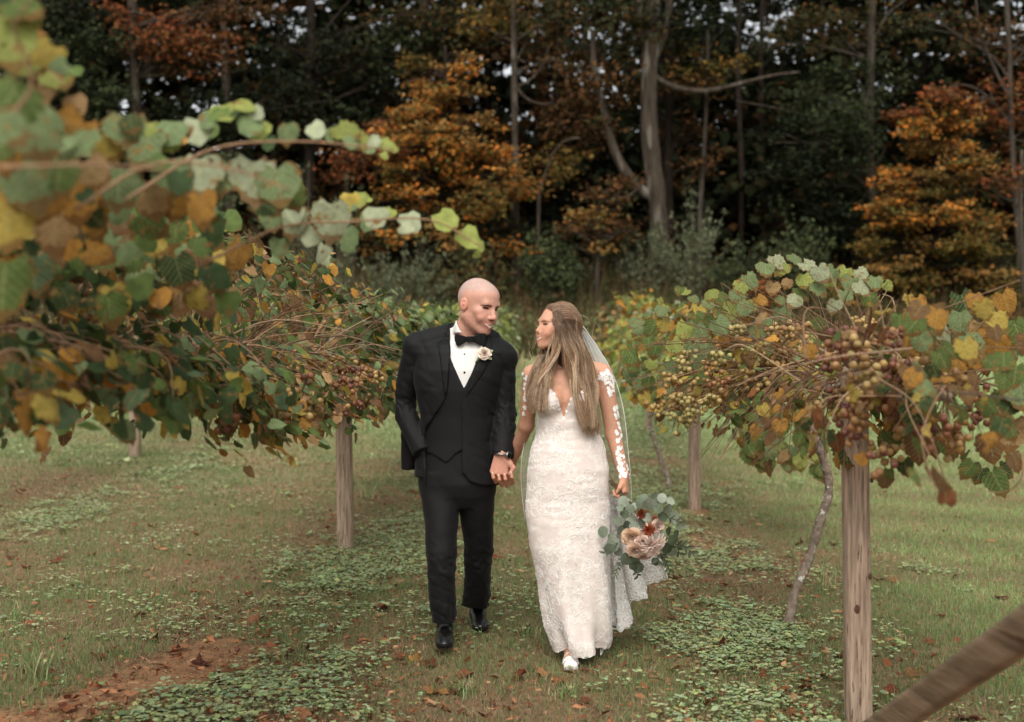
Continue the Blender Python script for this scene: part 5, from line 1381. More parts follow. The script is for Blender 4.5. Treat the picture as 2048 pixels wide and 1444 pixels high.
    def stud(px, py, m, r, dy):
        bm = bmesh.new(); bmesh.ops.create_uvsphere(bm, u_segments=10, v_segments=8, radius=r); me = bpy.data.meshes.new('stud'); bm.to_mesh(me); bm.free()
        me.materials.append(m); o = obj('stud', me, groom); o.location = G(px, py, dy) - root_loc; o.scale = (1, .5, 1)
    xs = T0.ax[0]; ys = T0.ax[1]; zs = T0.ax[2]
    def front_y(px, py, off):
        p = G(px, py, -.13); i = int(round((p[0] - xs[0]) / hh)); kk = int(round((p[2] - zs[0]) / hh)); col_ = (T0.f if off < 1 else shirt_f)[i, :, kk] - (off if off < 1 else 0)
        j = np.argmax(col_ < 0); return ys[j] - GY
    for py in (709, 745): stud(929, py, M_SATIN, .0055, front_y(929, py, 2) - .002)
    # bow tie
    bt = Sdf(); yy = front_y(938, 690, .0) - .012
    gb_ = Sdf().cone(G(900, 680, yy), G(975, 680, yy), .03).field(G(900, 705, yy - .06), G(985, 655, yy + .06), .003)
    yoff = (gb_.Y - (GY + yy)); wav = .003 * np.sin(gb_.X * 120)
    def bowpoly(pts, th): return np.sqrt(np.maximum(gb_.poly(xz(pts, GY + yy)) + .004, 0) ** 2 + np.maximum(np.abs(yoff + wav) - th, 0) ** 2) - .004
    f1 = bowpoly([(910, 668), (915, 667), (934, 674), (944, 674), (962, 664), (972, 666), (973, 676), (971, 690), (966, 693), (944, 683), (934, 683), (917, 693), (913, 691), (909, 680)], .006)
    f2 = bowpoly([(933, 673), (945, 672), (946, 684), (934, 685)], .013)
    V, Q = gb_.mesh(np.minimum(f1, f2)); part('bow_tie', relax(V, Q, 1, .4), Q, M_SATIN)
    # trousers
    t = Sdf()
    t.stack(rows_px([(890, 849, 980, .118, 0), (930, 840, 988, .124, 0), (965, 838, 990, .13, 0), (990, 845, 985, .12, 0), (1012, 868, 962, .09, 0)], GY), 2.2, k=.03)
    t.stack(rows_px([(945, 841, 924, .110, 0), (975, 839, 921, .108, -.005), (1033, 849, 917, .10, -.05), (1100, 853, 911, .088, -.10), (1150, 855, 910, .082, -.11), (1199, 858, 911, .078, -.10), (1253, 867, 910, .076, -.08)], GY), 2.1, k=.02)
    t.stack(rows_px([(945, 908, 990, .110, 0), (975, 912, 990, .108, .01), (1033, 920, 987, .10, .04), (1090, 929, 985, .09, .09), (1150, 931, 981, .085, .17), (1190, 926, 979, .082, .25), (1216, 922, 978, .080, .31)], GY), 2.1, k=.02)
    gt = t.field(G(815, 1265, -.32), G(1010, 880, .48), .0056); V, Q = gt.mesh(); V = relax(V, Q, 2, .45); N = vnorm(V, Q)
    ra = n3(V * (10, 8, 7) + V[:, [2]] * 3); rb = n3(V * (26, 18, 22) + 3)
    zl = sstep(GZ(1130), GZ(1240), V[:, 2]); kn = np.exp(-((V[:, 2] - GZ(1120)) / .10) ** 2)
    V = V + N * ((np.abs(ra - .5) * 2 * .008 + (rb - .5) * .003) * (.5 + zl + kn) + .010 * (zl + kn) * (np.abs(n3(V * (12, 9, 30) + V[:, [0]] * 14) - .5) * 2 - .3))[:, None]
    part('trousers', V, Q, M_SUIT)
    # shoes
    def shoe(heel, toe, w0, lift):
        s = Sdf(); heel = np.array(heel); toe = np.array(toe); d = toe - heel; L = np.linalg.norm(d); d /= L
        s.cone(heel + (0, 0, .045), heel + d * L * .45 + (0, 0, .042), .040, .040, k=.02); s.cone(heel + d * L * .40 + (0, 0, .036), heel + d * L * .82 + (0, 0, .026), .042, .036, k=.025)
        s.ell(heel + d * L * .84 + np.array((0, 0, .022)), (.040, .055, .026), k=.02)
        s.cone(heel + d * L * .15 + (0, 0, .07), heel + d * L * .12 + (0, 0, .11), .040, .042, k=.02)
        gg = s.field(np.minimum(heel, toe) - .09, np.maximum(heel, toe) + .15, .0034); f = gg.f
        # flat sole plane through heel and toe
        nrm = np.cross(np.cross(d, (0, 0, 1)), d); nrm /= np.linalg.norm(nrm)
        pl = (gg.X - heel[0]) * nrm[0] + (gg.Y - heel[1]) * nrm[1] + (gg.Z - heel[2]) * nrm[2]
        V, Q = gg.mesh(np.maximum(f, .010 - pl)); o = part('shoe', relax(V, Q, 1, .4), Q, M_SHOE)
        V, Q = gg.mesh(np.maximum(np.maximum(f - .004, pl - .011), -.004 - pl)); part('sole', relax(V, Q, 1, .3), Q, M_SUIT, o)
        mb = MB()
        for i in range(4):
            c = heel + d * L * (.36 + .075 * i) + nrm * (.088 - .010 * i); sd2 = np.cross(d, nrm)
            mb.tube([c - sd2 * .02, c + nrm * .004, c + sd2 * .02], .0024, 5)
        mb.v = [v - root_loc for v in mb.v]; obj('laces', mb.mesh('laces', [M_SATIN]), o)
    zt = EYE - (1300 - 700) / F * 5.80
    shoe((G(890, 0)[0] + .002, 6.05, .0), (P(889, 0, 5.78)[0], 5.775, max(zt + .02, .03)), .04, 0)
    shoe((P(951, 0, 6.5)[0], 6.545, .062), (P(963, 0, 6.3)[0], 6.285, .008), .04, 0)
    # watch
    mb = MB(); c = G(1009, 911, -.125); ax = np.array((-.05, -.1, -1.0)); ax /= np.linalg.norm(ax); u = np.cross(ax, (0, 1, 0)); u /= np.linalg.norm(u); v = np.cross(ax, u)
    c = G(1004, 909, -.128)
    th = np.linspace(0, 2 * math.pi, 25); mb.tube(np.array([c + .0365 * (u * math.cos(a) + v * math.sin(a)) for a in th]), .0055, 6)
    mb.v = [q - root_loc for q in mb.v]
    steel = mat('steel', lin(150, 148, 145), rough=.3, metal=.9); wo = obj('watch', mb.mesh('band', [steel]), groom)
    mb = MB(); cc = c + u * .030 * np.sign(u[0]) + np.array((0, -.024, 0)); nn = cc - c; nn /= np.linalg.norm(nn); mb.tube([cc - nn * .004, cc + nn * .008], [.019, .018], 16)
    mb.v = [q - root_loc for q in mb.v]; obj('watch_case', mb.mesh('case', [steel]), wo)
    mb = MB(); mb.tube([cc + nn * .0075, cc + nn * .0088], [.0145, .0145], 16); mb.v = [q - root_loc for q in mb.v]; obj('dial', mb.mesh('dial', [M_SATIN]), wo)
    return front_y
groom_front = build_groom()
# ------------------------------------------------------------------ the bride
BY = 5.8
B_ = lambda px, py, dy=0.0: P(px, py, BY + dy)
M_LACE = mat('white_lace', lin(244, 242, 238), rough=.8, spec=.2)
M_DRESS = mat('tulle_gown', lin(220, 207, 199), rough=.85, spec=.15, var=(55, .96, 1.03), bump=(140, .2, .003), blot=[(30, .50, .60, lin(228, 219, 212))])
M_TRAIN = mat('train_lace', lin(232, 226, 218), rough=.85, spec=.15, var=(50, .94, 1.04), bump=(120, .3, .004), transl=.25)
M_VEIL = mat('veil_tulle', lin(228, 228, 220), rough=.9, spec=.1, alpha=.26, transl=.4)
M_HAIR = mat('hair', attr=True, rough=.42, spec=.4, var=(90, .8, 1.15))
M_CAP = mat('hair_base', lin(88, 66, 50), rough=.5, spec=.3, var=(60, .7, 1.2))

def motif(kind, r):
    """lace motif as list of 2-D polylines in a unit disc"""
    L = []
    def spiral(cx, cy, r0, turns, a0, sg):
        t = np.linspace(0, 1, 16); a = a0 + sg * turns * 2 * math.pi * t; rr = r0 * (1 - .82 * t)
        return np.stack([cx + rr * np.cos(a), cy + rr * np.sin(a)], 1)
    if kind == 0:      # pair of scrolls with a stem
        L += [spiral(-.42, .1, .45, 1.3, 0, 1), spiral(.42, .1, .45, 1.3, math.pi, -1)]
        t = np.linspace(0, 1, 10); L.append(np.stack([.12 * np.sin(t * 5), .9 - 1.8 * t], 1))
        for q in (-1, 1): L.append(np.stack([q * .5 * np.sin(t * 3.1), -.2 - .7 * t], 1))
    elif kind == 1:    # five-petal flower of loops
        for k in range(5):
            a = k * 1.2566 + r.uniform(0, .3); t = np.linspace(0, 2 * math.pi, 13)
            q = np.stack([.5 + .38 * np.cos(t), .24 * np.sin(t)], 1); c, s_ = math.cos(a), math.sin(a)
            L.append(np.stack([q[:, 0] * c - q[:, 1] * s_, q[:, 0] * s_ + q[:, 1] * c], 1))
        L.append(spiral(0, 0, .22, 1.1, 0, 1))
    elif kind == 2:    # trailing vine of small scrolls
        t = np.linspace(0, 1, 18); L.append(np.stack([.3 * np.sin(t * 7), 1 - 2 * t], 1))
        for k in range(6):
            sg = 1 if k % 2 else -1; L.append(spiral(sg * .42 + .3 * math.sin((k + .5) / 6 * 7), .85 - k * .33, .28, 1.2, math.pi if sg > 0 else 0, sg))
    else:              # big single C-scroll with leaves
        L.append(spiral(0, 0, .9, 1.5, r.uniform(0, 6), 1))
        for k in range(5):
            a = k * 1.25; t = np.linspace(0, 2 * math.pi, 9)
            q = np.stack([1.05 + .2 * np.cos(t), .11 * np.sin(t)], 1); c, s_ = math.cos(a), math.sin(a)
            L.append(np.stack([q[:, 0] * c - q[:, 1] * s_, q[:, 0] * s_ + q[:, 1] * c], 1))
    return L

def lay(mb, bvh, c, nrm, size, ang, kind, r, rad=.0014, off=.0001):
    n = np.asarray(nrm, float); up = np.array((0, 0, 1.0)); u = np.cross(up, n); u /= np.linalg.norm(u) + 1e-9; v = np.cross(n, u)
    ca, sa = math.cos(ang), math.sin(ang)
    for pl in motif(kind, r):
        x = pl[:, 0] * ca - pl[:, 1] * sa; y = pl[:, 0] * sa + pl[:, 1] * ca
        pts = c + size * (x[:, None] * u + y[:, None] * v); out = []
        for p in pts:
            h, hn, i, d = bvh.find_nearest(Vector(p))
            if h is None or d > .06: continue
            out.append(np.array(h) + np.array(hn) * off)
        if len(out) > 3: mb.tube(out, rad * r.uniform(.85, 1.25), 3, cap=False)

def bvh_of(V, Q): return BVHTree.FromPolygons(V.tolist(), Q.tolist())

def scatter(V, Q, n, mind, r, ok):
    c = V[Q].mean(1); nr = np.cross(V[Q[:, 2]] - V[Q[:, 0]], V[Q[:, 3]] - V[Q[:, 1]]); ar = np.linalg.norm(nr, axis=1); nr /= ar[:, None] + 1e-12
    m = ok(c); c, nr, ar = c[m], nr[m], ar[m]
    idx = r.choice(len(c), min(len(c), n * 12), p=ar / ar.sum()); keep = []
    for i in idx:
        if all(((c[i] - c[j]) ** 2).sum() > mind ** 2 for j in keep):
            keep.append(i)
            if len(keep) >= n: break
    return [(c[i], nr[i]) for i in keep]

bride = None
def build_bride():
    global bride
    r = np.random.default_rng(3)
    skin = np.array(lin(198, 148, 122)[:3])
    root_loc = np.array((B_(1140, 0)[0], BY, 0))
    hd = head_sdf(B_(1112, 655, -.02), -63, -7, -4, .95, False)
    # torso, arms and head in one field
    s = Sdf(); s.p = list(hd.p)
    s.cone(hd.W((.0, .028, -.04)), B_(1126, 722, .03), .045, .050, k=.03)
    TR = [(738, 1088, 1172, .075, .03), (760, 1072, 1192, .092, .02), (800, 1076, 1192, .10, .01), (835, 1080, 1188, .095, .01), (858, 1082, 1190, .09, .01), (900, 1068, 1206, .105, 0), (950, 1063, 1211, .112, 0), (1000, 1062, 1212, .112, 0)]
    s.stack(rows_px(TR, BY), 2.1, k=.03)
    s.cone(B_(1122, 735, .03), B_(1067, 748, .03), .045, .046, k=.03); s.cone(B_(1134, 732, .03), B_(1202, 745, .03), .045, .048, k=.03)
    for px in (1103, 1157): s.ell(B_(px, 800, -.066), (.062, .056, .062), k=.022)
    s.cone(B_(1064, 750, .02), B_(1053, 850, .13), .044, .038, k=.02); s.cone(B_(1053, 850, .13), B_(1022, 926, .29), .037, .026, k=.015)
    s.cone(B_(1208, 752, .02), B_(1227, 868, .03), .045, .039, k=.02); s.cone(B_(1227, 868, .03), B_(1247, 950, -.03), .038, .025, k=.015)
    # hand round the bouquet stems
    hand_sdf(s, B_(1248, 952, -.035), (.08, -.12, -1), (.95, -.35, .0), .88, -1, (48, 70, 50), 0, ((-.5, .8, -.35), (-.1, .8, -.6)))
    # hand interlaced with his: palm behind, fingertips over his knuckles
    s.cone(B_(1022, 926, .29), B_(1012, 948, .27), .026, .027, k=.015)
    s.ell(B_(1006, 955, .25), (.040, .02, .036), k=.015)
    for i, (x0, y0, x1, y1) in enumerate(((990, 962, 985, 946), (1001, 969, 997, 950), (1012, 970, 1009, 949), (1022, 965, 1022, 945))):
        a = B_(x0 + 5, y0 - 2, .24); b = B_(x0 + 2, y0 + 2, .175); c = B_(x1 + 2, y1 + 9, .118); d = B_(x1, y1, .116)
        s.cone(a, b, .0098, .0095, k=.005); s.cone(b, c, .0095, .009, k=.004); s.cone(c, d, .009, .0075, k=.004)
    gb = s.field(B_(975, 1010, -.26), B_(1275, 590, .36), .0036)
    V, Q = gb.mesh(); V = relax(V, Q, 1, .35)
    L = hd.local(V); ishead = (L[:, 2] > -.13) & (np.abs(L[:, 0]) < .11) & (np.abs(L[:, 1]) < .14)
    C = np.tile(skin, (len(V), 1)) * (.95 + .1 * n3(V * 24))[:, None]
    C[ishead] = face_paint(L[ishead], skin * 1.03, False, lin(190, 114, 102)[:3], lin(112, 84, 64)[:3])
    # sheer illusion sleeves read a shade deeper; soft shadow lines stay to the light
    hands = (V[:, 2] < B_(0, 940)[2])
    C[hands] = skin * (1.12, 1.05, 1.02)
    for i, (x1, y1) in enumerate(((985, 946), (997, 950), (1009, 949), (1022, 945))):
        w_ = np.exp(-((V - B_(x1, y1, .11)) ** 2).sum(1) / .006 ** 2)[:, None]; C = C * (1 - .6 * w_) + np.array(lin(235, 208, 198)[:3]) * .6 * w_
    mb = MB(); mb.add(V, Q, col=C)
    # legs and feet under the gown
    lg = Sdf()
    lg.cone(B_(1105, 980, 0), B_(1125, 1140, -.08), .075, .05, k=.02); lg.cone(B_(1125, 1140, -.08), B_(1140, 1290, -.05), .05, .032, k=.02)
    lg.cone(B_(1165, 980, .02), B_(1165, 1130, .08), .075, .05, k=.02); lg.cone(B_(1165, 1130, .08), B_(1175, 1262, .22), .05, .03, k=.02)
    ft = np.array((P(1141, 0, 5.66)[0], 5.66, 0))
    lg.cone(B_(1140, 1290, -.05), ft + (0, .09, .06), .03, .028, k=.02); lg.cone(ft + (0, .09, .06), ft + (0, -.01, .03), .028, .026, k=.02)
    lg.cone(ft + (0, -.01, .03), ft + (0, -.03, .022), .03, .02, k=.02)
    for i in range(5): lg.cone(ft + (-.026 + .013 * i, -.03, .022), ft + (-.03 + .0145 * i, -.062 + .006 * abs(i - 1.2), .014), .0095, .0085, k=.004)
    gl = lg.field(B_(1040, 1345, -.36), B_(1240, 965, .35), .005); Vl, Ql = gl.mesh(); mb.add(Vl, Ql, col=skin * 1.08)
    mb.v = [v - root_loc for v in mb.v]
    bride = obj('person', mb.mesh('bride_body', [M_SKIN]), label='woman in long white lace wedding gown and veil, wavy hair, smiling up', category='person')
    bride.location = root_loc
    eyes(hd, bride, lin(70, 60, 48)[:3], (.1, -1, .2))
    skin_bvh = bvh_of(V, Q)
    def part(name, V, Q, m, parent=None, **kw):
        mb = MB(); mb.add(V - root_loc, Q); return obj(name, mb.mesh(name, [m]), parent or bride, **kw)
    def partmb(name, mb, m, parent=None, smooth=True, **kw):
        mb.v = [v - root_loc for v in mb.v]; return obj(name, mb.mesh(name, [m] if not isinstance(m, list) else m, smooth), parent or bride, **kw)

    # ---- gown
    d = Sdf(); d.stack(rows_px(TR[1:5], BY), 2.1, k=.02)
    for px in (1103, 1157): d.ell(B_(px, 800, -.066), (.062, .056, .062), k=.022)
    SK = [(845, 1080, 1190, .092, .01), (860, 1079, 1192, .092, .01), (900, 1065, 1207, .11, 0), (935, 1060, 1212, .125, 0), (966, 1058, 1214, .13, 0), (1000, 1056, 1215, .13, 0), (1033, 1056, 1215, .13, -.01), (1066, 1061, 1215, .135, -.015), (1099, 1066, 1215, .14, -.02), (1132, 1075, 1216, .145, -.02),
          (1166, 1082, 1217, .15, -.02), (1216, 1088, 1218, .155, -.02), (1249, 1097, 1216, .15, -.03), (1282, 1112, 1212, .14, -.04), (1308, 1124, 1204, .125, -.05)]
    d.stack(rows_px(SK, BY), 2.0, k=.02)
    gd = d.field(B_(1035, 1335, -.36), B_(1245, 755, .36), .0056); f = gd.f - .006
    NL = [(1040, 792), (1072, 798), (1084, 786), (1100, 776), (1112, 792), (1121, 815), (1128, 837), (1135, 815), (1143, 792), (1156, 774), (1172, 784), (1194, 796), (1240, 790), (1240, 1400), (1040, 1400)]
    f = np.maximum(f, gd.poly(xz(NL, BY - .1)))
    V, Q = gd.mesh(f); V = relax(V, Q, 1, .4); N = vnorm(V, Q)
    t = sstep(EYE - .62, EYE - 1.3, V[:, 2]); th = np.arctan2(V[:, 1] - BY, V[:, 0] - B_(1150, 0)[0])
    folds = .020 * np.sin(th * 5 + 6 * n3(V * (2, 2, 3)) + V[:, 2] * 3) + .010 * (n3(V * (16, 16, 7)) - .5) + .007 * np.sin(th * 11 + V[:, 2] * 6 + 1)
    wr = .005 * (np.abs(n3(V * (8, 8, 24)) - .5) * 2) * (1 - t)
    low = sstep(EYE - 1.25, EYE - 1.47, V[:, 2])
    V = V + N * (folds * t * (.5 + 1.3 * low) + wr)[:, None]
    V[:, 2] += low ** 2 * (.035 * (n3(V * (9, 9, 1) + 11) - .55) + .008 * np.abs(np.sin(th * 22)))
    gown = part('gown', V, Q, M_DRESS)
    gb_ = bvh_of(V, Q)
    mb = MB()
    zw = B_(0, 850)[2]
    for c, n in scatter(V, Q, 190, .046, r, lambda c: (c[:, 2] < zw) & (n3(c * (7, 7, 6) + 3) > .40)):
        k = int(r.choice([0, 1, 2, 3], p=[.3, .15, .3, .25])); lay(mb, gb_, c, n, r.uniform(.038, .072), r.uniform(-.7, .7) if k in (0, 2) else r.uniform(0, 6), k, r)
    for c, n in scatter(V, Q, 90, .021, r, lambda c: (c[:, 2] >= zw)):
        lay(mb, gb_, c, n, r.uniform(.014, .024), r.uniform(0, 6), int(r.choice([1, 3, 0])), r, .0019)
    # scalloped edging at the hem and neckline
    partmb('lace_applique', mb, M_LACE, gown, kind='stuff')
    # row of petals along the neckline and hem
    def petals(mb, bvh, pts, size, off=.0025, n=1):
        for p in pts:
            h, hn, i, dd = bvh.find_nearest(Vector(p))
            if h is None: continue
            h = np.array(h); hn = np.array(hn); u = np.cross((0, 0, 1), hn); u /= np.linalg.norm(u) + 1e-9; v = np.cross(hn, u)
            a0 = r.uniform(0, 6)
            for k in range(5):
                a = a0 + k * 1.2566; dr = u * math.cos(a) + v * math.sin(a); pe = np.cross(hn, dr)
                s_ = size * r.uniform(.8, 1.2); q = np.linspace(0, 2 * math.pi, 9)[:-1]
                ring = [h + hn * (off + .0015 * math.sin(b)) + dr * s_ * (.62 + .5 * math.cos(b)) + pe * s_ * .42 * math.sin(b) for b in q]
                mb.add(np.vstack([[h + hn * (off + .002) + dr * s_ * .6], ring]), tris=[(0, 1 + j, 1 + (j + 1) % 8) for j in range(8)])
    mb = MB()
    nl = [(1074, 796), (1084, 786), (1092, 780), (1100, 776), (1108, 785), (1113, 796), (1118, 807), (1123, 820), (1127, 834), (1132, 823), (1137, 808), (1142, 796), (1148, 785), (1156, 774), (1165, 780), (1174, 786), (1184, 791), (1192, 796)]
    petals(mb, gb_, [B_(a, b + 3, -.12) for a, b in nl], .008)
    partmb('neckline_edging', mb, M_LACE, gown, smooth=False)
    # lace on the sheer sleeves: shoulders, outer arm, wrists
    mb = MB()
    sp = [(1041, 752, 0), (1046, 760, -.03), (1043, 771, -.02), (1050, 776, -.04), (1042, 784, -.01), (1056, 764, -.05), (1060, 772, -.05), (1044, 795, -.02), (1042, 803, 0),
          (1205, 748, -.05), (1212, 744, -.05), (1220, 742, -.03), (1226, 750, -.02), (1198, 758, -.05), (1208, 757, -.05), (1217, 755, -.05), (1228, 760, -.01), (1224, 767, -.04), (1215, 765, -.05), (1220, 777, -.04), (1229, 773, -.02), (1223, 786, -.04), (1192, 764, -.05), (1228, 784, -.02),
          (1236, 812, 0), (1233, 820, -.03), (1238, 826, 0), (1235, 834, -.02), (1237, 848, 0), (1241, 856, 0), (1238, 864, -.03), (1243, 872, 0), (1240, 880, -.03),
          (1240, 898, -.03), (1236, 906, -.04), (1244, 910, -.03), (1238, 918, -.04), (1240, 928, -.05), (1250, 930, -.03), (1246, 938, -.05), (1240, 944, -.06), (1253, 942, -.03), (1249, 950, -.05), (1243, 952, -.06), (1256, 952, -.03), (1237, 938, -.05),
          (1038, 824, .0), (1036, 838, .02)]
    petals(mb, skin_bvh, [B_(a + r.uniform(-4, 4), b + r.uniform(-4, 4), c) for a, b, c in sp * 3], .0088, .0025)
    petals(mb, skin_bvh, [B_(a + r.uniform(-8, 8), b + r.uniform(-8, 8), c) for a, b, c in sp * 2], .0055, .002)
    partmb('sleeve_lace', mb, M_LACE, gown, smooth=False)
    # train gathered up behind and draped past the bouquet
    hem = spline([P(1196, 1310, 5.74), P(1212, 1268, 5.82), P(1224, 1250, 5.86), P(1240, 1256, 5.87), P(1259, 1248, 5.90), P(1257, 1214, 5.94), P(1273, 1196, 5.92), P(1291, 1184, 5.96), P(1305, 1162, 5.92), P(1328, 1152, 5.94), P(1324, 1108, 5.90), P(1304, 1066, 5.86)], 130)
    top = spline([P(1206, 1000, 5.86), P(1216, 990, 5.88), P(1228, 992, 5.90), P(1240, 1000, 5.90), P(1252, 1012, 5.90)], 130)
    nv = 44; VV = []
    for j in range(nv):
        v = j / (nv - 1); u = np.linspace(0, 1, 130)
        p = top * (1 - v) + hem * v
        sc_ = .016 * np.abs(np.sin(u * 26)) if j == nv - 1 else 0
        mid = .03 * np.sin(v * math.pi)
        p = p + np.stack([.012 * np.sin(u * 31 + v * 2) * v, -.030 * np.sin(u * 24 + 1.2 * np.sin(v * 3)) * v ** .7 + mid, .006 * np.sin(u * 40) * v], 1)
        if j == nv - 1: p[:, 2] -= .010 * np.abs(np.sin(u * 60)); p[:, 0] += .006 * np.abs(np.sin(u * 60))
        VV.append(p)
    VV = np.concatenate(VV); i = np.arange(nv - 1)[:, None] * 130 + np.arange(129)[None]; QQ = np.stack([i, i + 130, i + 131, i + 1], -1).reshape(-1, 4)
    tr = part('train', VV, QQ, M_TRAIN, gown)
    sm = tr.modifiers.new('thick', 'SOLIDIFY'); sm.thickness = .003
    tb = bvh_of(VV, QQ); mb = MB()
    for c, n in scatter(VV, QQ, 130, .034, r, lambda c: c[:, 2] < 2):
        if n[1] > 0: n = -n
        lay(mb, tb, c, n, r.uniform(.026, .045), r.uniform(-.9, .9), int(r.choice([0, 1, 3])), r, .0021, .002)
        lay(mb, tb, c, -n, r.uniform(.026, .045), r.uniform(-.9, .9), int(r.choice([0, 3])), r, .0021, -.005) if r.random() < .3 else None
    partmb('train_lace', mb, M_LACE, tr, kind='stuff')
    # sandal
    mb = MB(); f0 = ft
    mb.tube(spline([f0 + (-.034, -.02, .014), f0 + (-.02, -.028, .040), f0 + (.0, -.032, .047), f0 + (.02, -.028, .040), f0 + (.034, -.02, .014)], 12), .0085, 6)
    mb.tube(spline([f0 + (-.032, .005, .02), f0 + (-.016, .0, .055), f0 + (.016, .0, .055), f0 + (.032, .005, .02)], 12), .0075, 6)
    for i in range(9): mb.tube([f0 + (-.026 + .0065 * i, -.037, .040 - .00035 * (i - 4) ** 2 * 3), f0 + (-.026 + .0065 * i, -.041, .043 - .00035 * (i - 4) ** 2 * 3)], .003, 5)
    mb.tube([f0 + (0, .10, .03), f0 + (0, .0, .010), f0 + (0, -.055, .006)], [.028, .033, .034], 10)
    partmb('sandal', mb, M_LACE)

    # ---- hair
    hc = Sdf(hd.R, hd.t, hd.sc)
    hc.ell((0, .026, .040), (.085, .100, .092), k=.02); hc.ell((0, .075, .0), (.066, .055, .08), k=.03); hc.ell((0, .10, .018), (.04, .036, .042), k=.02)
    for q in (-1, 1): hc.ell((q * .06, .022, -.03), (.028, .058, .07), k=.02)
    hc.ell((0, -.094, -.046), (.070, .072, .092), k=.012, op='s')
    hc.cone(hd.W((0, .07, -.03)) if False else (0, .065, -.03), (0, .075, -.15), .05, .055, k=.03)
    gh = hc.field(B_(1045, 760, -.25), B_(1200, 585, .25), .0034); Vh, Qh = gh.mesh(); Vh = relax(Vh, Qh, 2, .5)
    hair = part('hair', Vh, Qh, M_CAP)
    hb = bvh_of(Vh, Qh)
    cols = linA([(104, 80, 62), (126, 98, 76), (92, 70, 54), (146, 114, 88)]); tips = linA([(222, 192, 158), (206, 174, 140), (190, 156, 122), (230, 204, 174), (176, 142, 110)])
    mb = MB()
    def strand(pts, r0, n=26, wave=0.0, ph=0.0, blond=1.0):
        c = spline(pts, n); tt = np.linspace(0, 1, n)
        c = c + np.stack([np.sin(tt * 17 + ph), np.cos(tt * 17 + ph) * .7, np.zeros(n)], 1) * (wave * sstep(.3, .7, tt))[:, None]
        a = cols[r.integers(0, 4)]; b = tips[r.integers(0, 5)]; w_ = (sstep(.25, .85, tt) * blond * r.uniform(.6, 1))[:, None]
        mb.tube(c, r0 * (1 - .75 * tt ** 3) * (.15 + .85 * sstep(0, .12, tt)), 4, col=a * (1 - w_) + b * w_, cap=False)
    def onskull(p, off=.004):
        h, hn, i, dd = hb.find_nearest(Vector(p)); return np.array(h) + np.array(hn) * off
    twist = hd.W((.0, .138, .012))
    # swept-back crown
    for k in range(800):
        q = 1 if r.random() < .62 else -1
        u = r.random(); st = hd.W((q * (.004 + .076 * u ** .8), -.074 + .066 * u ** 2 + abs(r.normal(0, .012)), .092 - .060 * u ** 1.4)); en = twist + r.normal(0, .012, 3) + np.array((0, 0, -.012 * u))
        P0 = [onskull(st * (1 - a) + en * a + hd.R @ np.array((q * .03 * math.sin(a * 3.14), 0, .05 * math.sin(a * 3.14) * (1 - .6 * u))), .003 + .004 * r.random()) for a in (0, .2, .4, .6, .8, .95)]
        strand(P0, .0015, 16, 0, 0, .45)
    # falling lengths, gathered into waved locks
    def fall(nl, ns, path, sp, wave, r0=.00125, blond=1.0, skull=2):
        for q in range(nl):
            G1 = r.normal(0, 1); G2 = r.normal(0, 1); ph = r.uniform(0, 6.28); fr = r.uniform(9, 15); am = wave * r.uniform(.6, 1.4); cut = r.uniform(.78, 1.08); bl = blond * r.uniform(.55, 1.1)
            base = cols[r.integers(0, 4)]; tip_ = tips[r.integers(0, 5)]
            for k in range(ns):
                g1 = r.normal(0, 1) * .36; g2 = r.normal(0, 1) * .36; pts = []
                for i, (px, py, dy) in enumerate(path):
                    w_ = sp[i]; p = B_(px + (G1 + g1) * w_, py + (G2 * 3 if i == 0 else 0), dy + (G2 + g2) * w_ * .0022)
                    if i < skull: p = onskull(p, .002 + .005 * abs(r.normal()))
                    pts.append(p)
                pts[-1] = pts[-2] + (pts[-1] - pts[-2]) * (cut + r.normal(0, .05))
                n = 22; c = spline(pts, n); tt = np.linspace(0, 1, n)
                c = c + np.stack([np.sin(tt * fr + ph), np.cos(tt * fr + ph) * .8, np.zeros(n)], 1) * (am * sstep(.25, .65, tt))[:, None]
                w_ = (sstep(.10, .62, tt) * np.clip(bl * r.uniform(.75, 1.15), 0, 1))[:, None]; v_ = r.uniform(.55, 1.4)
                mb.tube(c, r0 * r.uniform(.7, 1.3) * (1 - .7 * tt ** 4) * (.15 + .85 * sstep(0, .1, tt)), 3, col=(base * (1 - w_) + tip_ * w_) * v_, cap=False)
    fall(17, 44, [(1118, 640, -.09), (1130, 660, -.10), (1138, 695, -.095), (1149, 735, -.085), (1163, 790, -.11), (1176, 850, -.115)], (8, 7, 6, 6, 7, 9), .012)
    fall(17, 44, [(1142, 640, -.07), (1150, 662, -.075), (1156, 698, -.075), (1166, 740, -.07), (1177, 800, -.10), (1184, 866, -.11)], (8, 8, 7, 8, 8, 9), .012, blond=.85)
    fall(11, 44, [(1112, 624, -.08), (1115, 648, -.097), (1117, 682, -.095), (1103, 720, -.095), (1086, 765, -.12), (1080, 818, -.13)], (4, 4, 4, 4, 5, 7), .012)
    fall(12, 44, [(1110, 650, .05), (1100, 690, .02), (1088, 712, -.03), (1076, 742, -.07), (1071, 780, -.105), (1075, 822, -.12)], (4, 6, 6, 7, 7, 8), .012, blond=1.0, skull=0)
    fall(5, 22, [(1108, 614, -.05), (1111, 634, -.092), (1109, 668, -.088), (1106, 706, -.09), (1098, 740, -.11), (1100, 780, -.13)], (2, 2, 2, 3, 4, 5), .010, .0011, 1.0)
    fall(10, 26, [(1150, 640, .05), (1158, 690, .07), (1165, 730, .08), (1172, 780, .06)], (8, 9, 10, 12), .008, skull=1, blond=.6)
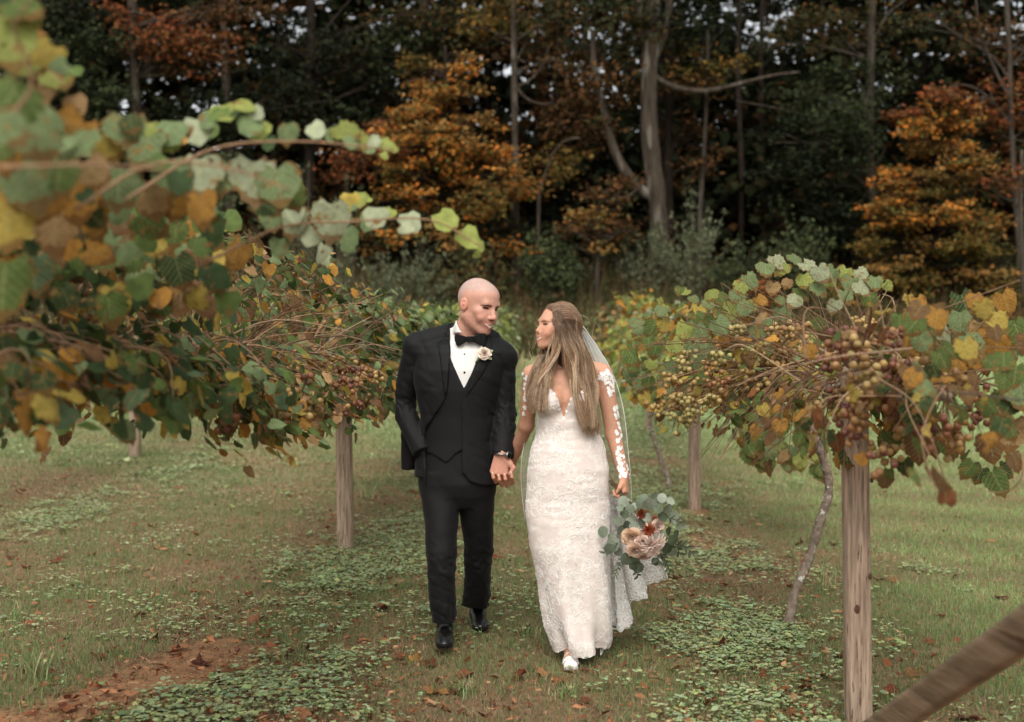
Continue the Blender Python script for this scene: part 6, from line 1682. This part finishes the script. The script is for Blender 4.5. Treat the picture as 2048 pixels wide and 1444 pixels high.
    for k in range(110):    # flyaways
        x0 = r.choice([1078, 1090, 1150, 1170, 1185]) + r.normal(0, 10); y0 = r.uniform(640, 760); dx = r.normal(0, 16)
        p0 = onskull(B_(r.uniform(1100, 1160), r.uniform(605, 650), -.06), .004) if k < 45 else B_(x0, y0, -.09 + r.normal(0, .02))
        e = p0 + np.array((r.normal(0, .03), r.normal(0, .02), -r.uniform(.02, .16)))
        mb.tube(spline([p0, p0 * .5 + e * .5 + r.normal(0, .012, 3), e], 12), .0005, 3, col=tips[r.integers(0, 5)], cap=False)
    partmb('strands', mb, M_HAIR, hair, kind='stuff')
    mb = MB()
    for k in range(7):
        c = twist + np.array((r.normal(0, .004), -.02 + r.normal(0, .006), .03 - .011 * k)); mb.tube([c, c + (0, -.004, .002)], .005, 6)
    partmb('hair_pin', mb, mat('pearl', lin(214, 196, 170), rough=.3), hair)
    # ---- veil
    ur = spline([B_(1166, 652, .10), B_(1192, 690, .10), B_(1224, 744, .07), B_(1246, 815, .04), B_(1256, 900, .03), B_(1262, 970, .04), B_(1262, 1040, .10)], 40)
    ul = spline([B_(1156, 655, .12), B_(1120, 700, .17), B_(1078, 780, .18), B_(1060, 850, .17), B_(1046, 900, .17), B_(1042, 960, .20), B_(1050, 1040, .24)], 40)
    nu = 40; VV = []
    for j in range(40):
        for i in range(nu):
            u = i / (nu - 1); p = ul[j] * (1 - u) + ur[j] * u; back = math.sin(u * math.pi) * .10 * sstep(0, .5, j / 39.)
            VV.append(p + np.array((0, back + .014 * math.sin(u * 34 + j * .05) * (j / 39.), 0)))
    i = np.arange(39)[:, None] * nu + np.arange(nu - 1)[None]; QQ = np.stack([i, i + 1, i + nu + 1, i + nu], -1).reshape(-1, 4)
    veil = part('veil', np.array(VV), QQ, M_VEIL)
    mb = MB(); mb.tube(ur + (0, -.002, 0), .0014, 4); mb.tube(ul, .0014, 4); partmb('veil_edge', mb, M_LACE, veil)
    # gathered top of the veil, folded into the hair
    gl = spline([twist + np.array((-.004, -.012, .0)), B_(1166, 690, .03), B_(1176, 726, .05), B_(1186, 770, .08)], 24); gr = spline([twist + np.array((.012, .0, .004)), B_(1190, 684, .07), B_(1212, 722, .07), B_(1232, 764, .06)], 24)
    VV = []
    for j in range(24):
        for i in range(22):
            u = i / 21; p = gl[j] * (1 - u) + gr[j] * u; VV.append(p + np.array((0, -.016 * math.sin(u * math.pi) + .006 * math.sin(u * 26), 0)))
    i = np.arange(23)[:, None] * 22 + np.arange(21)[None]; QQ = np.stack([i, i + 1, i + 23, i + 22], -1).reshape(-1, 4)
    part('veil_gather', np.array(VV), QQ, mat('tulle_gather', lin(228, 229, 226), rough=.9, alpha=.62, transl=.3), veil)
build_bride()
# ------------------------------------------------------------------ bouquet and boutonniere
def petal(mb, c, ax, side, length, width, open_, cup, col, n=6, point=False):
    """a curved petal rooted at c, growing along ax tilted by open_ towards side"""
    ax = np.asarray(ax, float) / np.linalg.norm(ax); side = side - (side @ ax) * ax; side = side / (np.linalg.norm(side) + 1e-9); t = np.cross(ax, side)
    V = []
    for j in range(n):
        v = j / (n - 1); a = open_ * (.25 + .75 * v)
        p = c + length * (ax * math.cos(a) + side * math.sin(a)) * v
        nrm = side * math.cos(a) - ax * math.sin(a)
        wd = width * (math.sin(min(1, v * .92 + .12) * math.pi) ** .6 if point else math.sqrt(max(0, 1 - ((v - .58) / .60) ** 2)))
        for k in range(5):
            u = (k - 2) / 2; V.append(p + t * u * wd - nrm * cup * width * (u * u) + ax * (.0 if v < .9 else -.05 * length * abs(u)))
    i = np.arange(n - 1)[:, None] * 5 + np.arange(4)[None]
    q = np.stack([i, i + 1, i + 6, i + 5], -1).reshape(-1, 4)
    g = np.linspace(.88, 1.06, n).repeat(5)[:, None]
    mb.add(np.array(V), q, col=np.asarray(col)[None] * g)

def perp(ax):
    a = np.cross(ax, (0.3, 0.2, 1.0)); a /= np.linalg.norm(a); return a, np.cross(ax / np.linalg.norm(ax), a)
M_PETAL = mat('petal', attr=True, rough=.6, spec=.25, transl=.2)
M_EUC = mat('eucalyptus', attr=True, rough=.6, spec=.3, transl=.12, var=(40, .9, 1.08))
def rose(parent, loc0, c, ax, R, col, name='rose', seed=0, nring=4):
    rr = np.random.default_rng(seed); mb = MB(); ax = np.asarray(ax, float) / np.linalg.norm(ax); a, b = perp(ax)
    for ring in range(nring):
        n = 3 + ring; op = math.radians(8 + 20 * ring + (8 if ring == nring - 1 else 0)); L = R * (.72 + .10 * ring)
        for k in range(n):
            an = 2 * math.pi * (k + .5 * (ring % 2)) / n + rr.uniform(-.2, .2)
            sd_ = a * math.cos(an) + b * math.sin(an)
            petal(mb, c - ax * R * .35 + sd_ * R * .05 * ring, ax, sd_, L * rr.uniform(.92, 1.08), R * (.34 + .10 * ring), op + rr.uniform(-.08, .08), .55 - .08 * ring, np.array(col) * rr.uniform(.88, 1.08) * (1 - .09 * (nring - 1 - ring)))
    mb.v = [v - loc0 for v in mb.v]; return obj(name, mb.mesh(name, [M_PETAL]), parent)
def dahlia(parent, loc0, c, ax, R, col, seed=0, rings=5, name='dahlia', w_=.16):
    rr = np.random.default_rng(seed); mb = MB(); ax = np.asarray(ax, float) / np.linalg.norm(ax); a, b = perp(ax)
    for ring in range(rings):
        n = 7 + 3 * ring; op = math.radians(10 + 75 * ring / (rings - 1))
        for k in range(n):
            an = 2 * math.pi * (k + .5 * (ring % 2)) / n + rr.uniform(-.1, .1); sd_ = a * math.cos(an) + b * math.sin(an)
            petal(mb, c - ax * R * .3, ax, sd_, R * (.55 + .5 * ring / (rings - 1)) * rr.uniform(.9, 1.1), R * w_, op + rr.uniform(-.1, .1), .9, np.array(col) * rr.uniform(.82, 1.1), 6, True)
    mb.v = [v - loc0 for v in mb.v]; return obj(name, mb.mesh(name, [M_PETAL]), parent)
def round_leaf(parent, loc0, c, nrm, tip, R, col, name='leaf', asp=1.0):
    n = np.asarray(nrm, float) / np.linalg.norm(nrm); y = np.asarray(tip, float); y = y - (y @ n) * n; y /= np.linalg.norm(y); x = np.cross(y, n)
    V = []
    for q in (0, .5, 1):
        for k in range(14 if q else 1):
            a = 2 * math.pi * k / 14; u, v = q * math.cos(a), q * math.sin(a)
            if asp < .8: u *= (1 - .35 * v) * (1 if abs(v) < .95 else .3)
            V.append(c + x * u * R * asp + y * v * R + n * R * (.16 * u * u - .12 * v * v + .03 * math.sin(5 * a)))
    T = [(0, 1 + k, 1 + (k + 1) % 14) for k in range(14)]; Qd = [(1 + k, 15 + k, 15 + (k + 1) % 14, 1 + (k + 1) % 14) for k in range(14)]
    mb = MB(); mb.add(np.array(V) - loc0, Qd, T, col); return obj(name, mb.mesh(name, [M_EUC]), parent)

def build_bouquet():
    r = np.random.default_rng(12); Yb = 5.62
    K = lambda px, py, dy=0.0: P(px, py, Yb + dy)
    loc = K(1285, 1062, .05)
    root = empty('bouquet', tuple(loc), label='bouquet of blush roses, dahlia and round eucalyptus leaves held upside down', category='bouquet')
    # stems bound together, poking out above the fist
    hx = P(1241, 984, 5.735)
    mb = MB()
    for k in range(22):
        a = K(1262 + r.normal(0, 8), 1020 + r.normal(0, 5), .05 + r.normal(0, .015)); m_ = hx + r.normal(0, .006, 3)
        e = P(1226 + r.normal(0, 7), 962 + r.normal(0, 6), 5.76 + r.normal(0, .015))
        mb.tube(np.array([a, m_, e]) - loc, .0028, 5, col=linA([(86, 84, 56), (104, 80, 58), (70, 66, 46)])[r.integers(0, 3)])
    obj('stems', mb.mesh('stems', [M_CANE]), root)
    mb = MB(); mb.tube(spline([P(1250, 1000, 5.715), P(1257, 1010, 5.69), K(1264, 1020, .05)], 10) - loc, np.linspace(.016, .022, 10), 12)
    obj('ribbon_wrap', mb.mesh('ribbon', [M_LACE]), root)
    fwd = np.array((.15, -.8, -.45))
    rose(root, loc, K(1266, 1074, -.07), fwd + (-.25, 0, .1), .047, lin(240, 208, 180)[:3], seed=1)
    rose(root, loc, K(1271, 1100, -.07), fwd + (-.2, 0, -.2), .042, lin(242, 212, 192)[:3], seed=2)
    rose(root, loc, K(1284, 1085, -.07), fwd, .036, lin(246, 222, 208)[:3], seed=3)
    dahlia(root, loc, K(1304, 1092, -.075), fwd + (.15, 0, -.15), .072, lin(244, 220, 208)[:3], 4)
    dahlia(root, loc, K(1297, 1060, -.07), fwd + (.1, 0, .3), .042, lin(168, 84, 50)[:3], 5, 5, 'protea', .09)
    dahlia(root, loc, K(1282, 1028, -.02), fwd + (0, 0, .4), .032, lin(150, 80, 52)[:3], 6, 5, 'protea', .10)
    rose(root, loc, K(1316, 1052, -.04), fwd + (.4, 0, .3), .036, lin(240, 214, 198)[:3], seed=7)
    rose(root, loc, K(1290, 1112, -.02), fwd + (0, .3, -.6), .034, lin(236, 204, 188)[:3], seed=8)
    rose(root, loc, K(1324, 1078, -.02), fwd + (.6, 0, -.1), .026, lin(226, 200, 180)[:3], seed=9, nring=3)
    rose(root, loc, K(1308, 1040, -.01), fwd + (.4, 0, .6), .028, lin(196, 140, 116)[:3], seed=10, nring=3)
    g1 = np.array(lin(142, 150, 132)[:3]); g2 = np.array(lin(112, 122, 102)[:3]); g3 = np.array(lin(72, 82, 60)[:3])
    LV = [(1250, 1006, 12, g1), (1262, 1020, 10, g2), (1270, 1015, 9, g1), (1280, 1010, 11, g2), (1297, 1012, 14, g1), (1308, 1000, 11, g2), (1320, 1000, 10, g1), (1262, 1040, 11, g1), (1270, 1052, 12, g1), (1283, 1046, 10, g2), (1292, 1036, 10, g1), (1304, 1052, 10, g1),
          (1342, 1036, 13, g1), (1330, 1020, 11, g2), (1312, 1020, 10, g2), (1247, 1060, 11, g2), (1213, 1063, 12, g2), (1232, 1086, 15, g1), (1224, 1094, 11, g3), (1240, 1100, 10, g1), (1257, 1112, 13, g3), (1270, 1122, 14, g2), (1276, 1128, 13, g3), (1252, 1030, 10, g3), (1240, 1042, 10, g2),
          (1254, 1074, 9, g2), (1332, 1062, 10, g3), (1340, 1078, 11, g3), (1346, 1066, 9, g3), (1330, 1092, 12, g3), (1338, 1100, 11, g2), (1318, 1066, 9, g1), (1296, 1078, 7, g1), (1322, 1034, 11, g3), (1288, 1000, 9, g2), (1336, 1006, 9, g1), (1256, 1050, 9, g3), (1350, 1052, 8, g2),
          (1308, 1118, 9, g3), (1262, 1098, 9, g2), (1244, 1018, 8, g2), (1228, 1072, 9, g1), (1352, 1088, 7, g3), (1312, 1006, 10, g1)]
    for i, (px, py, R, c) in enumerate(LV):
        px = 1280 + (px - 1280) * 1.10; py = 1050 + (py - 1050) * 1.08
        dy = -.04 + r.uniform(-.07, .09) + (.05 if 1255 < px < 1330 and py > 1055 else 0)
        nr = np.array((r.normal(0, .45) + (px - 1285) / 120, -1, r.normal(.25, .4))); tp = np.array(((px - 1275) / 60, 0, -(py - 1030) / 60)) + r.normal(0, .4, 3)
        round_leaf(root, loc, K(px, py, dy), nr, tp, R / F * Yb * 1.0, c * r.uniform(.85, 1.12), asp=r.uniform(.85, 1.05))
    # trailing sprigs
    def sprig(pts, n, L, col):
        c = spline([K(*p) for p in pts], 20); mb = MB(); mb.tube(c - loc, np.linspace(.0022, .001, 20), 4, col=lin(80, 72, 48)[:3]); obj('sprig', mb.mesh('sprig', [M_CANE]), root)
        for k in range(n):
            j = int(3 + 16 * k / n); sg = 1 if k % 2 else -1; d = c[min(j + 1, 19)] - c[j - 1]; d /= np.linalg.norm(d)
            sd_ = np.cross(d, (0, -1, 0)) * sg; tp = d * .8 + sd_
            round_leaf(root, loc, c[j] + tp / np.linalg.norm(tp) * L * .8, np.array((r.normal(0, .4), -1, r.normal(.2, .4))), tp, L, np.array(col) * r.uniform(.8, 1.2), asp=.36)
    sprig([(1325, 1070, 0), (1350, 1088, -.02), (1370, 1092, -.03), (1390, 1112, -.03)], 11, .020, g3)
    sprig([(1330, 1080, 0), (1348, 1092, 0), (1358, 1104, 0), (1362, 1112, 0)], 5, .018, g3)
    sprig([(1262, 1105, .02), (1245, 1120, .02), (1236, 1135, .02), (1228, 1158, .02)], 13, .014, g2)
    sprig([(1322, 1085, .02), (1316, 1110, .02), (1318, 1135, .02)], 5, .024, g2)
    sprig([(1325, 1035, 0), (1352, 1040, -.02), (1372, 1056, -.02)], 9, .017, g2)
    sprig([(1318, 1105, .0), (1332, 1122, -.01), (1340, 1146, -.01)], 9, .016, g3)
    sprig([(1240, 1085, .0), (1222, 1092, -.01), (1206, 1108, -.01)], 8, .016, g2)
    sprig([(1280, 1115, .0), (1272, 1135, -.01), (1276, 1156, -.01)], 8, .015, g3)
    sprig([(1300, 1000, .05), (1322, 996, .05), (1340, 1002, .05)], 5, .018, g1)
build_bouquet()

def build_boutonniere():
    c = G(969, 707, groom_front(969, 707, .02) - .016)
    root = empty('boutonniere', tuple(c), label='cream rose boutonniere pinned on the black lapel', category='boutonniere')
    rose(root, c, c + (0, -.006, 0), np.array((.2, -1, .35)), .031, lin(236, 216, 198)[:3], seed=21)
    mb = MB()
    for k in range(4): mb.tube(np.array([(0, 0, 0), (-.022, -.004, -.018), (-.040 - .004 * k, -.003, -.036 - .003 * k)]) + (.002 * k, 0, 0), .0022, 5, col=lin(110, 120, 84)[:3])
    obj('stems', mb.mesh('stems', [M_CANE]), root)
    for dx, dz, R in ((-.02, -.012, .018), (.024, -.020, .016), (.03, .012, .015), (-.012, .026, .014)):
        round_leaf(root, c, c + (dx, .002, dz), (dx * 5, -1, .3), (dx, 0, dz), R, lin(150, 160, 130)[:3], asp=.6)
build_boutonniere()

# ------------------------------------------------------------------ fallen leaves and grapes
def build_litter():
    random.seed(44); r = np.random.default_rng(44)
    M_DRY = mat('dry_leaf', objcol=True, rough=.75, spec=.2, transl=.1, var=(6, .7, 1.2), bump=(14, .6, .05))
    ms = []
    for k in range(5):
        v, t, e = leaf_shape(16, 60 + k, .10, .3); v = v.copy()
        rad = np.hypot(v[:, 0], v[:, 1] - .4)
        v[:, 2] = .55 * rad ** 2 * (1 + .8 * np.sin(3 * np.arctan2(v[:, 0], v[:, 1] - .4) + k)) + .10 * np.sin(v[:, 0] * 11 + k) + .05 * r.normal(0, 1, len(v))
        v[:, 1] -= .4; v[:, 2] = v[:, 2] * .6; ms.append(mesh_np('fallen_leaf', v, [t], None, True, [M_DRY]))
    cols = linA([(126, 78, 52), (110, 64, 44), (142, 92, 62), (96, 56, 42), (152, 104, 72), (120, 68, 48)])
    def put(x, y, s, col, label, group=None, tilt=.22):
        z = float(H(np.array([x]), np.array([y]))[0]) + .012
        o = obj('fallen_leaf', ms[random.randrange(5)], label=label, category='leaf')
        if group: o['group'] = group
        o.location = (x, y, z); o.scale = (s, s, s); o.rotation_euler = (random.gauss(0, tilt), random.gauss(0, tilt), random.uniform(0, 6.28)); o.color = (*col, 1)
        return o
    def gp(px, py): Y = EYE * F / (py - 700 - .0); p = P(px, py, Y); return p[0], p[1]
    for px, py, s, c, lab, tl in ((830, 1325, .075, (186, 140, 72), 'yellow fallen leaf standing on edge just below the groom front shoe', 1.0), (872, 1392, .10, (160, 116, 70), 'large tan fallen leaf low in the aisle under the groom', .7), (1036, 1358, .085, (120, 60, 40), 'dark red curled fallen leaf in the aisle between the couple', .4),
                                  (1086, 1350, .06, (172, 128, 88), 'small pale tan fallen leaf just left of the bride sandal', .5), (1053, 1265, .085, (122, 84, 48), 'mottled brown fallen leaf between the groom and the gown hem', 1.0), (1218, 1296, .08, (112, 88, 52), 'olive brown fallen leaf touching the right of the gown hem', .5),
                                  (500, 1255, .10, (150, 108, 78), 'big folded tan leaf on the clover at the edge of the bare soil', .7), (318, 1098, .085, (166, 118, 84), 'pale brown curled leaf on the grass left of the reddish post', .5), (1345, 1160, .09, (132, 88, 60), 'brown fallen leaf on clover below the bouquet', .4),
                                  (1440, 1300, .09, (120, 62, 42), 'pair of reddish fallen leaves on clover left of the curved trunk foot', .4), (1605, 1385, .09, (140, 66, 42), 'red brown leaf on the clover left of the thick post foot', .4)):
        x, y = gp(px, py); put(x, y, s, lin(*c)[:3], lab, None, tl)
    def leaf_words(x, y):
        if x < -2.6: return 'dry brown leaf on the grass beyond the left vine row', 'fallen leaves beyond the left row'
        if m_dirt(np.array([x]), np.array([y]))[0] > .4: return 'dry curled leaf on the bare soil', 'fallen leaves on bare soil'
        if x < -.55: return 'dry brown leaf under the left vine row beside the groom', 'fallen leaves under the left row'
        if x > 2.0: return 'dry brown leaf on the mown lawn right of the vines', 'fallen leaves on the lawn'
        if x > .6: return 'dry brown leaf on clover under the right vine row', 'fallen leaves under the right row'
        return 'dry brown leaf lying in the grassy aisle', 'fallen leaves in the aisle'
    n = 0
    while n < 235:
        y = 4.8 + 9 * random.random() ** 1.5; x = random.uniform(-.44, .44) * y
        w_ = max(math.exp(-((x - XL(y) - .25) / .75) ** 2), .85 * math.exp(-((x - XR(y) + .2) / .6) ** 2), .12, .8 * math.exp(-((x - XLL(y) - .9) / 1.0) ** 2))
        if random.random() > w_: continue
        put(x, y, random.uniform(.035, .085), cols[random.randrange(6)] * random.uniform(.9, 1.35), *leaf_words(x, y)); n += 1
    # dropped grapes on the bare soil
    for k in range(26):
        y = random.uniform(4.85, 6.4); x = -1.45 + random.gauss(0.12, .28) - .4 * max(0, 5.5 - y)
        o = obj('dropped_grape', GRAPE, label='single ripe grape dropped on the bare soil', category='grape', group='grapes dropped under the left row')
        s = random.uniform(.010, .0135); o.scale = (s, s, s); o.location = (x, y, float(H(np.array([x]), np.array([y]))[0]) + s * .9)
        o.color = (*(GCOL['red' if random.random() < .6 else 'gold'][random.randrange(5)]), 1)
build_litter()
